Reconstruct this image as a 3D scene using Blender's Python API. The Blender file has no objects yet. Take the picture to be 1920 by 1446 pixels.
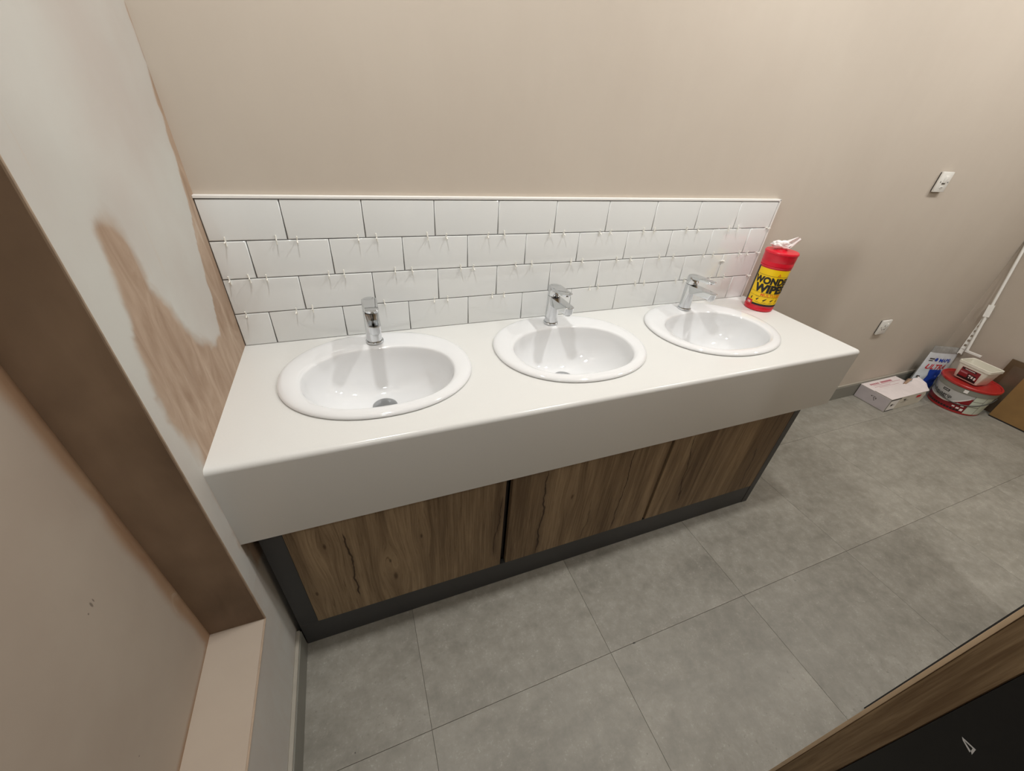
import bpy, bmesh, math, random
import numpy as np
from mathutils import Vector, Matrix, noise as mnoise

# ------------------------------------------------------------------ camera, light, exposure
scene = bpy.context.scene
COL = scene.collection
random.seed(7)
PI = math.pi

cam_data = bpy.data.cameras.new('camera')
cam = bpy.data.objects.new('camera', cam_data)
COL.objects.link(cam)
R0 = (0.93376153, -0.3518302, 0.06561189)
R1 = (-0.14799322, -0.54649411, -0.82428284)
R2 = (0.32586411, 0.75997349, -0.56236366)
CAM = Vector((0.3625786, -1.25825, 1.487609))
M = Matrix(((R0[0], -R1[0], -R2[0], CAM.x),
            (R0[1], -R1[1], -R2[1], CAM.y),
            (R0[2], -R1[2], -R2[2], CAM.z),
            (0, 0, 0, 1)))
cam.matrix_world = M
cam_data.sensor_fit = 'HORIZONTAL'
cam_data.sensor_width = 36.0
cam_data.lens = 741.6 / 1920 * 36.0
cam_data.clip_start = 0.01
scene.camera = cam

world = bpy.data.worlds.new('world')
scene.world = world
world.use_nodes = True
world.node_tree.nodes['Background'].inputs[0].default_value = (1.0, 0.95, 0.88, 1)
world.node_tree.nodes['Background'].inputs[1].default_value = 0.05

scene.view_settings.view_transform = 'Standard'
scene.view_settings.look = 'None'
scene.view_settings.gamma = 1.0
scene.view_settings.use_curve_mapping = False
scene.view_settings.exposure = 0.0

CEIL = 2.72
# the room's ceiling downlights: x, y, watts, label tail
LIGHTS = [(0.40, -0.56, 13.2, 'over the left basin'),
          (1.62, -0.56, 15.0, 'over the right basin'),
          (2.84, -0.72, 13.5, 'over the open floor'),
          (3.85, -0.80, 12.5, 'over the far corner'),
          (0.30, -2.10, 6.0, 'behind the doorway'),
          (2.40, -2.10, 16.0, 'over the cubicle')]
LIGHT_COL = (1.0, 0.995, 0.975)
for lx, ly, lw, _t in LIGHTS:
    ld = bpy.data.lights.new('downlight_lamp', 'AREA')
    ld.shape = 'SQUARE'
    ld.size = 0.10
    ld.energy = lw
    ld.color = LIGHT_COL
    lo = bpy.data.objects.new('downlight_lamp', ld)
    COL.objects.link(lo)
    lo.location = (lx, ly, CEIL - 0.012)

# ------------------------------------------------------------------ helpers
def lin(c):
    def f(v):
        v /= 255.0
        return v / 12.92 if v <= 0.04045 else ((v + 0.055) / 1.055) ** 2.4
    return (f(c[0]), f(c[1]), f(c[2]), 1.0)


def spots_mask(t, spots):
    m = 0.0
    for c, r in spots:
        v = t.n('ShaderNodeVectorMath', operation='SUBTRACT')
        t.l(t.pos(), v.inputs[0])
        v.inputs[1].default_value = c
        q = t.n('ShaderNodeVectorMath', operation='DIVIDE')
        t.l(v.outputs[0], q.inputs[0])
        q.inputs[1].default_value = r
        ln = t.n('ShaderNodeVectorMath', operation='LENGTH')
        t.l(q.outputs[0], ln.inputs[0])
        m = t.math('MAXIMUM', m, t.math('SUBTRACT', 1.0, t.sstep(ln.outputs['Value'], 0.6, 1.2)))
    return m


class NT:
    """small node-tree helper"""
    def __init__(self, name):
        self.m = bpy.data.materials.new(name)
        self.m.use_nodes = True
        self.t = self.m.node_tree
        self.b = self.t.nodes['Principled BSDF']

    def n(self, typ, **kw):
        nd = self.t.nodes.new(typ)
        for k, v in kw.items():
            setattr(nd, k, v)
        return nd

    def l(self, a, b):
        self.t.links.new(a, b)

    def put(self, sock, v):
        if hasattr(v, 'links') or isinstance(v, bpy.types.NodeSocket):
            self.l(v, sock)
        else:
            sock.default_value = v

    def math(self, op, a, b=0.0, c=0.0, clamp=False):
        nd = self.n('ShaderNodeMath', operation=op, use_clamp=clamp)
        self.put(nd.inputs[0], a)
        self.put(nd.inputs[1], b)
        self.put(nd.inputs[2], c)
        return nd.outputs[0]

    def mix(self, f, a, b, mode='MIX'):
        nd = self.n('ShaderNodeMix', data_type='RGBA', blend_type=mode)
        self.put(nd.inputs[0], f)
        self.put(nd.inputs[6], a)
        self.put(nd.inputs[7], b)
        return nd.outputs[2]

    def ramp(self, f, stops, interp='LINEAR'):
        nd = self.n('ShaderNodeValToRGB')
        cr = nd.color_ramp
        cr.interpolation = interp
        while len(cr.elements) < len(stops):
            cr.elements.new(0.5)
        for e, (p, c) in zip(cr.elements, stops):
            e.position = p
            e.color = c if len(c) == 4 else (*c, 1)
        self.put(nd.inputs[0], f)
        return nd.outputs[0]

    def sstep(self, x, a, b):
        nd = self.n('ShaderNodeMapRange', interpolation_type='SMOOTHSTEP')
        self.put(nd.inputs[0], x)
        nd.inputs[1].default_value = a
        nd.inputs[2].default_value = b
        return nd.outputs[0]

    def pos(self):
        return self.n('ShaderNodeNewGeometry').outputs['Position']

    def vmap(self, v, scale=(1, 1, 1), loc=(0, 0, 0), rot=(0, 0, 0)):
        nd = self.n('ShaderNodeMapping')
        self.put(nd.inputs[0], v)
        nd.inputs['Scale'].default_value = scale
        nd.inputs['Location'].default_value = loc
        nd.inputs['Rotation'].default_value = rot
        return nd.outputs[0]

    def noise(self, v, scale, detail=3.0, rough=0.5, dist=0.0):
        nd = self.n('ShaderNodeTexNoise')
        self.put(nd.inputs['Vector'], v)
        nd.inputs['Scale'].default_value = scale
        nd.inputs['Detail'].default_value = detail
        nd.inputs['Roughness'].default_value = rough
        nd.inputs['Distortion'].default_value = dist
        return nd.outputs[0]

    def bump(self, h, strength=0.2, dist=0.002):
        nd = self.n('ShaderNodeBump')
        nd.inputs['Strength'].default_value = strength
        nd.inputs['Distance'].default_value = dist
        self.put(nd.inputs['Height'], h)
        self.l(nd.outputs[0], self.b.inputs['Normal'])

    def set(self, col=None, rough=None, metal=None, spec=None, coat=None, trans=None, ior=None, emit=None, alpha=None):
        b = self.b
        if col is not None: self.put(b.inputs['Base Color'], col)
        if rough is not None: self.put(b.inputs['Roughness'], rough)
        if metal is not None: self.put(b.inputs['Metallic'], metal)
        if spec is not None: self.put(b.inputs['Specular IOR Level'], spec)
        if coat is not None: self.put(b.inputs['Coat Weight'], coat)
        if trans is not None: self.put(b.inputs['Transmission Weight'], trans)
        if ior is not None: self.put(b.inputs['IOR'], ior)
        if alpha is not None: self.put(b.inputs['Alpha'], alpha)
        if emit is not None:
            self.put(b.inputs['Emission Color'], emit[0])
            b.inputs['Emission Strength'].default_value = emit[1]
        return self.m


def plain(name, rgb, rough=0.5, metal=0.0, spec=0.5, var=0.06, scale=30.0, bump=0.0, coat=0.0, trans=0.0, alpha=None):
    t = NT(name)
    c = lin(rgb)
    nz = t.noise(t.pos(), scale, 3)
    lo = tuple(max(0, v * (1 - var)) for v in c[:3]) + (1,)
    hi = tuple(min(1, v * (1 + var)) for v in c[:3]) + (1,)
    col = t.ramp(nz, [(0.3, lo), (0.7, hi)])
    if bump:
        t.bump(nz, bump, 0.002)
    return t.set(col, rough, metal, spec, coat, trans, alpha=alpha)


def mesh_obj(name, verts, faces, mat=None, parent=None, smooth=False):
    me = bpy.data.meshes.new(name)
    me.from_pydata([tuple(v) for v in verts], [], faces)
    me.update()
    return link_mesh(name, me, mat, parent, smooth)


def link_mesh(name, me, mat=None, parent=None, smooth=False, auto=None):
    o = bpy.data.objects.new(name, me)
    COL.objects.link(o)
    if mat is not None and not me.materials:
        me.materials.append(mat)
    if parent is not None:
        o.parent = parent
    if smooth:
        me.polygons.foreach_set('use_smooth', [True] * len(me.polygons))
        if smooth != True:
            sharp_by_angle(me, smooth)
    return o


def sharp_by_angle(me, ang):
    bm = bmesh.new()
    bm.from_mesh(me)
    for e in bm.edges:
        if len(e.link_faces) == 2 and e.calc_face_angle(0) > ang:
            e.smooth = False
    bm.to_mesh(me)
    bm.free()


def bm_obj(name, bm, mat=None, parent=None, smooth=False):
    bmesh.ops.recalc_face_normals(bm, faces=bm.faces)
    me = bpy.data.meshes.new(name)
    bm.to_mesh(me)
    bm.free()
    return link_mesh(name, me, mat, parent, smooth)


def add_box(bm, lo, hi, bevel=0.0, seg=2, mat=None):
    lo, hi = Vector(lo), Vector(hi)
    c = (lo + hi) / 2
    s = hi - lo
    r = bmesh.ops.create_cube(bm, size=1.0, matrix=Matrix.Translation(c) @ Matrix.Diagonal((s.x, s.y, s.z, 1)))
    vs = r['verts']
    if bevel > 0:
        es = list({e for v in vs for e in v.link_edges})
        bmesh.ops.bevel(bm, geom=es, offset=bevel, segments=seg, affect='EDGES', profile=0.5)
    if mat is not None:
        bmesh.ops.transform(bm, matrix=mat, verts=[v for v in bm.verts])
    return vs


def box(name, lo, hi, mat, parent=None, bevel=0.0, seg=2):
    bm = bmesh.new()
    add_box(bm, lo, hi, bevel, seg)
    return bm_obj(name, bm, mat, parent, smooth=(0.6 if bevel else False))


def add_lathe(bm, prof, center, seg=40, cap_bottom=True, cap_top=True):
    cx, cy, cz = center
    rings = []
    for r, z in prof:
        rings.append([bm.verts.new((cx + r * math.cos(2 * PI * k / seg), cy + r * math.sin(2 * PI * k / seg), cz + z)) for k in range(seg)])
    for a, b in zip(rings, rings[1:]):
        for k in range(seg):
            bm.faces.new((a[k], a[(k + 1) % seg], b[(k + 1) % seg], b[k]))
    if cap_bottom: bm.faces.new(rings[0][::-1])
    if cap_top: bm.faces.new(rings[-1])


def lathe(name, prof, center, mat, parent=None, seg=40, cb=True, ct=True):
    bm = bmesh.new()
    add_lathe(bm, prof, center, seg, cb, ct)
    return bm_obj(name, bm, mat, parent, smooth=0.7)


def add_tube(bm, pts, r, seg=8, cap=True):
    pts = [Vector(p) for p in pts]
    rr = r if isinstance(r, (list, tuple)) else [r] * len(pts)
    rings = []
    prev = None
    for i, p in enumerate(pts):
        d = (pts[min(i + 1, len(pts) - 1)] - pts[max(i - 1, 0)]).normalized()
        if prev is None:
            u = d.cross(Vector((0, 0, 1)))
            if u.length < 1e-3: u = d.cross(Vector((1, 0, 0)))
        else:
            u = prev - d * prev.dot(d)
        u.normalize()
        prev = u
        w = d.cross(u)
        rings.append([bm.verts.new(p + (u * math.cos(2 * PI * k / seg) + w * math.sin(2 * PI * k / seg)) * rr[i]) for k in range(seg)])
    for a, b in zip(rings, rings[1:]):
        for k in range(seg):
            bm.faces.new((a[k], a[(k + 1) % seg], b[(k + 1) % seg], b[k]))
    if cap:
        bm.faces.new(rings[0][::-1])
        bm.faces.new(rings[-1])


def tube(name, pts, r, mat, parent=None, seg=8):
    bm = bmesh.new()
    add_tube(bm, pts, r, seg)
    return bm_obj(name, bm, mat, parent, smooth=0.8)


def empty(name, loc, label, cat, group=None):
    o = bpy.data.objects.new(name, None)
    COL.objects.link(o)
    o.location = loc
    o.empty_display_size = 0.05
    tag(o, label, cat, group)
    return o


def tag(o, label, cat, group=None):
    o['label'] = label
    o['category'] = cat
    if group: o['group'] = group
    return o


def struct(o):
    o['kind'] = 'structure'
    return o


def reparent_local(o):
    """meshes are built in world coordinates; keep them there under a moved Empty"""
    o.matrix_parent_inverse = Matrix.Translation(o.parent.location).inverted()


def fix_parents(root):
    for ch in root.children:
        ch.matrix_parent_inverse = Matrix.Translation(root.location).inverted()


_txt_cache = {}
def text_geo(s, size, bold=0.0, shear=0.0, xscale=1.0):
    """triangles of a line of text, centred on the origin in x and on half cap height in y"""
    cu = bpy.data.curves.new('txt', 'FONT')
    cu.body = s
    cu.size = size
    cu.offset = bold * size
    cu.shear = shear
    cu.resolution_u = 3
    cu.align_x = 'CENTER'
    ob = bpy.data.objects.new('txt', cu)
    COL.objects.link(ob)
    bpy.context.view_layer.update()
    dg = bpy.context.evaluated_depsgraph_get()
    me = bpy.data.meshes.new_from_object(ob.evaluated_get(dg))
    bpy.data.objects.remove(ob)
    bpy.data.curves.remove(cu)
    bm = bmesh.new()
    bm.from_mesh(me)
    bpy.data.meshes.remove(me)
    for _ in range(2):
        es = [e for e in bm.edges if e.calc_length() > 0.12 * size]
        if es: bmesh.ops.subdivide_edges(bm, edges=es, cuts=1)
    bmesh.ops.triangulate(bm, faces=bm.faces[:])
    for v in bm.verts:
        v.co.x *= xscale
        v.co.y -= 0.35 * size
    return bm


def text_on(name, s, size, mapfn, mat, parent, bold=0.0, shear=0.0, xscale=1.0):
    bm = text_geo(s, size, bold, shear, xscale)
    for v in bm.verts:
        v.co = mapfn(v.co.x, v.co.y)
    me = bpy.data.meshes.new(name)
    bm.to_mesh(me)
    bm.free()
    return link_mesh(name, me, mat, parent)


def patch(name, u0, u1, v0, v1, mapfn, mat, parent, nu=12, nv=4):
    vs = []
    fs = []
    for j in range(nv + 1):
        for i in range(nu + 1):
            vs.append(mapfn(u0 + (u1 - u0) * i / nu, v0 + (v1 - v0) * j / nv))
    for j in range(nv):
        for i in range(nu):
            a = j * (nu + 1) + i
            fs.append((a, a + 1, a + nu + 2, a + nu + 1))
    return mesh_obj(name, vs, fs, mat, parent, smooth=True)


def marks(name, rects, mapfn, mat, parent, lift=0.0):
    """several flat printed bars as one print"""
    vs, fs = [], []
    for (u0, u1, v0, v1) in rects:
        n = max(1, int(abs(u1 - u0) / 0.008))
        for i in range(n):
            a = u0 + (u1 - u0) * i / n
            b = u0 + (u1 - u0) * (i + 1) / n
            k = len(vs)
            vs += [mapfn(a, v0), mapfn(b, v0), mapfn(b, v1), mapfn(a, v1)]
            fs.append((k, k + 1, k + 2, k + 3))
    o = mesh_obj(name, vs, fs, mat, parent)
    if len(rects) > 1: o['kind'] = 'stuff'
    return o


# ------------------------------------------------------------------ materials
def m_plaster(name, dry, mid, scale=2.2, rough=0.75, seed=0.0, streak=True):
    t = NT(name)
    p = t.vmap(t.pos(), (1, 1, 1), (seed, seed * 1.7, seed * 0.6))
    big = t.noise(p, scale, 4, 0.55, 0.4)
    ps = t.vmap(p, (6, 6, 1.6), (0, 0, 0), (0.5, 0.2, 0.0))
    fine = t.noise(ps, 2.2, 5, 0.6, 0.6)
    f = t.math('ADD', t.math('MULTIPLY', big, 0.8), t.math('MULTIPLY', fine, 0.2))
    col = t.ramp(f, [(0.30, lin(mid)), (0.68, lin(dry))])
    spk = t.noise(p, 160, 2, 0.5)
    t.bump(t.math('ADD', fine, t.math('MULTIPLY', spk, 0.15)), 0.05, 0.002)
    return t.set(col, rough, spec=0.25)


def m_damp(name, dry, dry2, damp, damp2, edge, rough=0.7, seed=3.0, spots=()):
    """plaster drying out: attribute 'damp' gives the shape of the stain"""
    t = NT(name)
    p = t.vmap(t.pos(), (1, 1, 1), (seed, seed * 1.7, seed * 0.6))
    at = t.n('ShaderNodeAttribute', attribute_name='damp').outputs['Fac']
    ps = t.vmap(p, (5, 7, 2.0), (0, 0, 0), (0.45, 0, 0))
    trow = t.noise(ps, 3.0, 6, 0.6, 0.8)
    big = t.noise(p, 2.6, 4, 0.55)
    a = t.math('ADD', at, t.math('MULTIPLY', t.math('SUBTRACT', trow, 0.5), 0.40))
    a = t.math('ADD', a, t.math('MULTIPLY', t.math('SUBTRACT', big, 0.5), 0.25))
    d = t.ramp(big, [(0.35, lin(dry2)), (0.65, lin(dry))])
    w = t.ramp(trow, [(0.3, lin(damp2)), (0.62, lin(damp)), (0.8, lin(edge))])
    f1 = t.sstep(a, 0.12, 0.78)
    col = t.mix(f1, d, w)
    scr = t.noise(t.vmap(p, (40, 50, 5), (0, 0, 0), (0.45, 0, 0)), 1.0, 3, 0.5, 0.3)
    sc = t.math('MULTIPLY', t.sstep(scr, 0.68, 0.76), 0.35)
    col = t.mix(sc, col, lin(edge))
    if spots:
        col = t.mix(t.math('MULTIPLY', spots_mask(t, spots), 0.6), col, lin((70, 60, 52)))
    t.bump(t.math('ADD', trow, t.math('MULTIPLY', scr, 0.3)), 0.15, 0.003)
    return t.set(col, rough, spec=0.3)


def m_floor():
    t = NT('vinyl_tile')
    rnd = t.n('ShaderNodeObjectInfo').outputs['Random']
    off = t.n('ShaderNodeCombineXYZ')
    t.put(off.inputs[0], t.math('MULTIPLY', rnd, 37.0))
    t.put(off.inputs[1], t.math('MULTIPLY', rnd, 91.0))
    va = t.n('ShaderNodeVectorMath', operation='ADD')
    t.l(t.pos(), va.inputs[0])
    t.l(off.outputs[0], va.inputs[1])
    p = va.outputs[0]
    big = t.noise(t.vmap(p, (0.7, 1.6, 1), rot=(0, 0, 0.9)), 3.2, 6, 0.62, 0.3)
    mid = t.noise(p, 22, 6, 0.7, 0.15)
    fine = t.noise(p, 140, 3, 0.6)
    f = t.math('ADD', t.math('MULTIPLY', big, 0.55), t.math('MULTIPLY', mid, 0.45))
    col = t.ramp(f, [(0.34, lin((118, 114, 104))), (0.50, lin((138, 134, 124))), (0.66, lin((156, 152, 142)))])
    pit = t.math('MULTIPLY', t.sstep(fine, 0.54, 0.68), t.sstep(mid, 0.46, 0.62))
    col = t.mix(t.math('MULTIPLY', pit, 0.45), col, lin((180, 177, 166)))
    drk = t.math('MULTIPLY', t.sstep(t.noise(p, 90, 3, 0.6), 0.60, 0.72), t.sstep(big, 0.5, 0.62))
    col = t.mix(t.math('MULTIPLY', drk, 0.6), col, lin((98, 94, 86)))
    chips = spots_mask(t, [((1.0765, -0.851, 0), (0.006, 0.003, 0.02)), ((0.1629, -0.8279, 0), (0.002, 0.002, 0.02))])
    col = t.mix(t.math('MULTIPLY', chips, 0.8), col, lin((40, 38, 34)))
    tone = t.math('MULTIPLY_ADD', rnd, 0.12, 0.92)
    tc = t.n('ShaderNodeCombineColor')
    for i in range(3): t.put(tc.inputs[i], tone)
    col = t.mix(1.0, col, tc.outputs[0], 'MULTIPLY')
    t.bump(t.math('ADD', mid, t.math('MULTIPLY', fine, 0.5)), 0.06, 0.002)
    return t.set(col, t.math('MULTIPLY_ADD', mid, 0.2, 0.36), spec=0.4)


def m_oak(name, cracks=(), knots=(), light=(150, 124, 92), dark=(106, 82, 57), horiz=False):
    t = NT(name)
    sep = t.n('ShaderNodeSeparateXYZ')
    t.l(t.pos(), sep.inputs[0])
    X, Y, Z = sep.outputs
    warp = 0.0
    kmask = 0.0
    for (kx, kz, kr) in knots:
        dx = t.math('SUBTRACT', X, kx)
        dz = t.math('SUBTRACT', Z, kz)
        d2 = t.math('ADD', t.math('POWER', t.math('DIVIDE', dx, kr), 2.0), t.math('POWER', t.math('DIVIDE', dz, kr * 3.0), 2.0))
        g = t.math('EXPONENT', t.math('MULTIPLY', d2, -0.10))
        warp = t.math('ADD', warp, t.math('MULTIPLY', t.math('MULTIPLY', g, dx), -0.85))
        kk = t.math('EXPONENT', t.math('MULTIPLY', d2, -5.0))
        kmask = t.math('MAXIMUM', kmask, kk)
    cb = t.n('ShaderNodeCombineXYZ')
    t.put(cb.inputs[0], t.math('ADD', X, warp))
    t.put(cb.inputs[1], Y)
    t.put(cb.inputs[2], Z)
    p = cb.outputs[0]
    wob = t.noise(t.vmap(p, (3, 3, 1.6)), 2.0, 2)
    ring = t.noise(t.vmap(p, (26, 26, 1.5)), 1.0, 4, 0.55, 0.25)
    grain = t.noise(t.vmap(p, (170, 170, 4.5)), 1.0, 4, 0.65, 0.4)
    pore = t.noise(t.vmap(p, (420, 420, 14)), 1.0, 2, 0.6)
    board = t.noise(t.vmap(p, (5.5, 5.5, 0.12)), 1.0, 1, 0.5)
    f = t.math('ADD', t.math('MULTIPLY', ring, 0.5), t.math('MULTIPLY', grain, 0.3))
    f = t.math('ADD', f, t.math('MULTIPLY', board, 0.2))
    col = t.ramp(f, [(0.40, lin(dark)), (0.51, lin(tuple((a + b) / 2 for a, b in zip(light, dark)))), (0.62, lin(light))])
    col = t.mix(t.math('MULTIPLY', t.sstep(pore, 0.58, 0.72), 0.45), col, lin((86, 64, 43)))
    col = t.mix(t.math('MULTIPLY', t.sstep(wob, 0.5, 0.75), 0.25), col, lin((128, 108, 84)))
    if knots:
        col = t.mix(t.math('MULTIPLY', t.sstep(kmask, 0.1, 0.9), 0.7), col, lin((66, 46, 30)))
    crk = 0.0
    for (x0, x1, z0, z1, w) in cracks:
        zz = t.math('DIVIDE', t.math('SUBTRACT', Z, z0), (z1 - z0))
        cz = t.n('ShaderNodeCombineXYZ')
        t.put(cz.inputs[0], x0 * 9.0)
        t.put(cz.inputs[1], Z)
        nz = t.noise(cz.outputs[0], 7.0, 3, 0.55)
        nw = t.noise(cz.outputs[0], 27.0, 2, 0.6)
        xc = t.math('ADD', t.math('MULTIPLY_ADD', zz, x1 - x0, x0), t.math('MULTIPLY', t.math('SUBTRACT', nz, 0.5), 0.050))
        dd = t.math('ABSOLUTE', t.math('SUBTRACT', X, xc))
        inz = t.math('MULTIPLY', t.sstep(zz, -0.02, 0.12), t.math('SUBTRACT', 1.0, t.sstep(zz, 0.88, 1.02)))
        ww = t.math('MULTIPLY', t.math('MULTIPLY', inz, w), t.math('MULTIPLY_ADD', nw, 2.2, -0.2))
        m1 = t.math('SUBTRACT', 1.0, t.sstep(t.math('DIVIDE', dd, t.math('MAXIMUM', ww, 0.0002)), 0.5, 1.1))
        halo = t.math('MULTIPLY', t.math('EXPONENT', t.math('MULTIPLY', dd, -130.0)), t.math('MULTIPLY', inz, 0.35))
        crk = t.math('MAXIMUM', crk, t.math('MAXIMUM', m1, halo))
    if cracks:
        col = t.mix(t.math('MULTIPLY', crk, 0.85), col, lin((48, 34, 24)))
    t.bump(t.math('ADD', grain, t.math('MULTIPLY', pore, 0.4)), 0.15, 0.001)
    return t.set(col, 0.55, spec=0.3)


MAT = {}
XI_ = -0.1022
MAT['wall'] = m_plaster('pink_plaster', (198, 188, 175), (190, 179, 166), 1.1, 0.8, 1.0)
MAT['wall_r'] = m_plaster('right_plaster', (186, 175, 162), (176, 164, 150), 1.6, 0.8, 5.0)
MAT['pier'] = m_damp('drying_plaster', (198, 197, 191), (190, 183, 176), (178, 156, 136), (152, 127, 106), (196, 182, 166))
MAT['recess'] = m_damp('recess_plaster', (182, 170, 156), (172, 158, 144), (160, 132, 106), (146, 114, 88), (184, 168, 150), seed=9.0,
    spots=[((XI_, -0.7427, 0.812), (0.02, 0.0022, 0.006)), ((XI_, -0.7357, 0.8125), (0.02, 0.0012, 0.004)), ((XI_, -0.7560, 0.809), (0.02, 0.0015, 0.002)), ((XI_, -0.8696, 0.5508), (0.02, 0.0012, 0.0014))])
MAT['reveal'] = m_plaster('wet_plaster', (166, 143, 121), (108, 89, 72), 2.4, 0.6, 2.0)
MAT['sill'] = m_plaster('sill_plaster', (183, 170, 155), (175, 160, 145), 3.0, 0.75, 4.0)
MAT['bead'] = plain('bead_plaster', (170, 150, 130), 0.7, var=0.12, scale=40)
MAT['ceiling'] = plain('ceiling_white', (232, 228, 220), 0.8, var=0.02)
MAT['floor_base'] = plain('joint_grey', (92, 89, 82), 0.8)
MAT['floor'] = m_floor()
MAT['skirt'] = plain('skirting_grey', (128, 126, 117), 0.5, var=0.05, scale=12)
MAT['skirt_cap'] = plain('skirting_cap', (160, 154, 142), 0.5, var=0.04)
MAT['tile'] = plain('glazed_white', (229, 231, 230), 0.07, spec=0.55, var=0.012, scale=4, coat=0.3)
MAT['adhesive'] = plain('adhesive_grey', (86, 82, 78), 0.9, var=0.15)
MAT['trim'] = plain('white_trim', (234, 232, 228), 0.35, var=0.02)
MAT['spacer'] = plain('white_spacer', (238, 236, 228), 0.4, var=0.02)
MAT['counter'] = plain('white_laminate', (218, 218, 215), 0.22, spec=0.45, var=0.008, scale=300)
MAT['ceramic'] = plain('vitreous_china', (228, 229, 230), 0.06, spec=0.6, var=0.006, scale=5, coat=0.4)
MAT['chrome'] = plain('chrome', (214, 216, 218), 0.06, metal=1.0, var=0.01)
MAT['chrome_dark'] = plain('chrome_gap', (60, 60, 62), 0.3, metal=0.8)
MAT['drain'] = plain('brushed_steel', (168, 170, 172), 0.28, metal=1.0, var=0.05)
MAT['graphite'] = plain('graphite_board', (64, 65, 67), 0.45, var=0.04, scale=18)
MAT['dark'] = plain('cabinet_inside', (40, 34, 30), 0.7)
MAT['oak_door'] = m_oak('rustic_oak',
    cracks=[(0.220, 0.228, 0.192, 0.520, 0.0032), (0.671, 0.684, 0.178, 0.50, 0.0020), (0.842, 0.840, 0.120, 0.575, 0.0036),
            (1.169, 1.178, 0.120, 0.580, 0.0026), (1.498, 1.437, 0.15, 0.58, 0.0024), (1.870, 1.843, 0.13, 0.40, 0.0022), (1.03, 1.05, 0.12, 0.3, 0.0012)],
    knots=[(0.338, 0.242, 0.016), (0.170, 0.477, 0.010), (0.111, 0.268, 0.009), (0.330, 0.33, 0.008), (0.952, 0.402, 0.010),
           (0.43, 0.411, 0.008), (1.492, 0.231, 0.012)],
    light=(178, 155, 124), dark=(112, 92, 69))
MAT['oak_edge'] = m_oak('oak_edge', light=(170, 148, 116), dark=(98, 78, 55))
MAT['oak_lit'] = plain('oak_edge_lit', (196, 172, 142), 0.5, var=0.05)  # paler oak, grazing light painted into the colour
MAT['black'] = plain('black_laminate', (16, 16, 17), 0.4, var=0.1)
MAT['emblem'] = plain('emblem_grey', (200, 200, 200), 0.4)
MAT['red'] = plain('red_plastic', (214, 22, 46), 0.28, var=0.03)
MAT['yellow'] = plain('label_yellow', (246, 204, 10), 0.35, var=0.01)
MAT['ink'] = plain('ink_black', (26, 24, 24), 0.45)
MAT['ink_grey'] = plain('ink_grey', (70, 66, 62), 0.5)
MAT['orange'] = plain('ink_orange', (226, 96, 24), 0.45)
MAT['ink_red'] = plain('ink_red', (206, 34, 44), 0.45)
MAT['ink_white'] = plain('ink_white', (236, 232, 228), 0.45)
MAT['ink_blue'] = plain('ink_blue', (36, 70, 170), 0.4)
MAT['ink_pink'] = plain('ink_pink', (178, 112, 120), 0.6)
MAT['tissue'] = plain('tissue', (245, 240, 238), 0.8, var=0.02)
MAT['white_plastic'] = plain('white_plastic', (232, 230, 224), 0.35, var=0.02)
MAT['socket'] = plain('socket_white', (224, 222, 216), 0.3, var=0.01)
MAT['card_white'] = plain('white_card', (222, 212, 210), 0.65, var=0.04, scale=20)
MAT['card_cream'] = plain('cream_card', (206, 200, 186), 0.65, var=0.04, scale=20)
MAT['card_lilac'] = plain('lilac_card', (190, 182, 184), 0.65, var=0.04, scale=20)
MAT['card_raw'] = plain('raw_card', (158, 130, 108), 0.8, var=0.1)
MAT['tan'] = plain('tan_cardboard', (136, 104, 60), 0.7, var=0.08, scale=14)
MAT['wrap_brown'] = plain('wrapped_board', (98, 80, 60), 0.25, var=0.12, scale=12, bump=0.3)
MAT['bucket_grey'] = plain('bucket_grey', (190, 190, 188), 0.35, var=0.03)
MAT['collar'] = plain('collar_grey', (134, 134, 124), 0.4, var=0.03)
MAT['lid_red'] = plain('lid_red', (172, 40, 36), 0.3, var=0.05)
MAT['label_red'] = plain('label_red', (132, 24, 32), 0.35, var=0.05)
MAT['label_maroon'] = plain('label_maroon', (90, 20, 24), 0.35, var=0.05)
MAT['label_pale'] = plain('label_pale', (206, 212, 196), 0.4, var=0.03)
MAT['tub'] = plain('translucent_tub', (226, 222, 208), 0.3, var=0.02)
MAT['bag_white'] = plain('bag_white', (214, 220, 224), 0.18, var=0.06, scale=25, bump=0.25, coat=0.3)
MAT['bag_clear'] = plain('bag_clear', (150, 150, 146), 0.12, var=0.12, scale=40, bump=0.4, coat=0.5)
MAT['handle_wire'] = plain('wire_dark', (84, 84, 80), 0.4, metal=0.4)
MAT['lamp_face'] = NT('lamp_face').set(lin((250, 245, 235)), 0.5, emit=((1.0, 0.93, 0.82, 1), 3.0))

# ------------------------------------------------------------------ room shell
XW, YB, XR, YF = 0.0177, 0.010, 4.372, -2.75
YR, XI, ZS = -0.5965, -0.1022, 0.393

struct(box('wall_back', (-0.35, YB, 0.0), (XR + 0.12, YB + 0.12, CEIL), MAT['wall']))
struct(box('wall_right', (XR, YF, 0.0), (XR + 0.12, YB, CEIL), MAT['wall_r']))
struct(box('wall_front', (-0.35, YF - 0.12, 0.0), (XR + 0.12, YF, CEIL), MAT['wall_r']))
struct(box('ceiling', (-0.35, YF - 0.12, CEIL), (XR + 0.12, YB + 0.12, CEIL + 0.1), MAT['ceiling']))
floor = struct(box('floor', (-0.35, YF - 0.12, -0.08), (XR + 0.12, YB + 0.12, -0.003), MAT['floor_base']))

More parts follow.
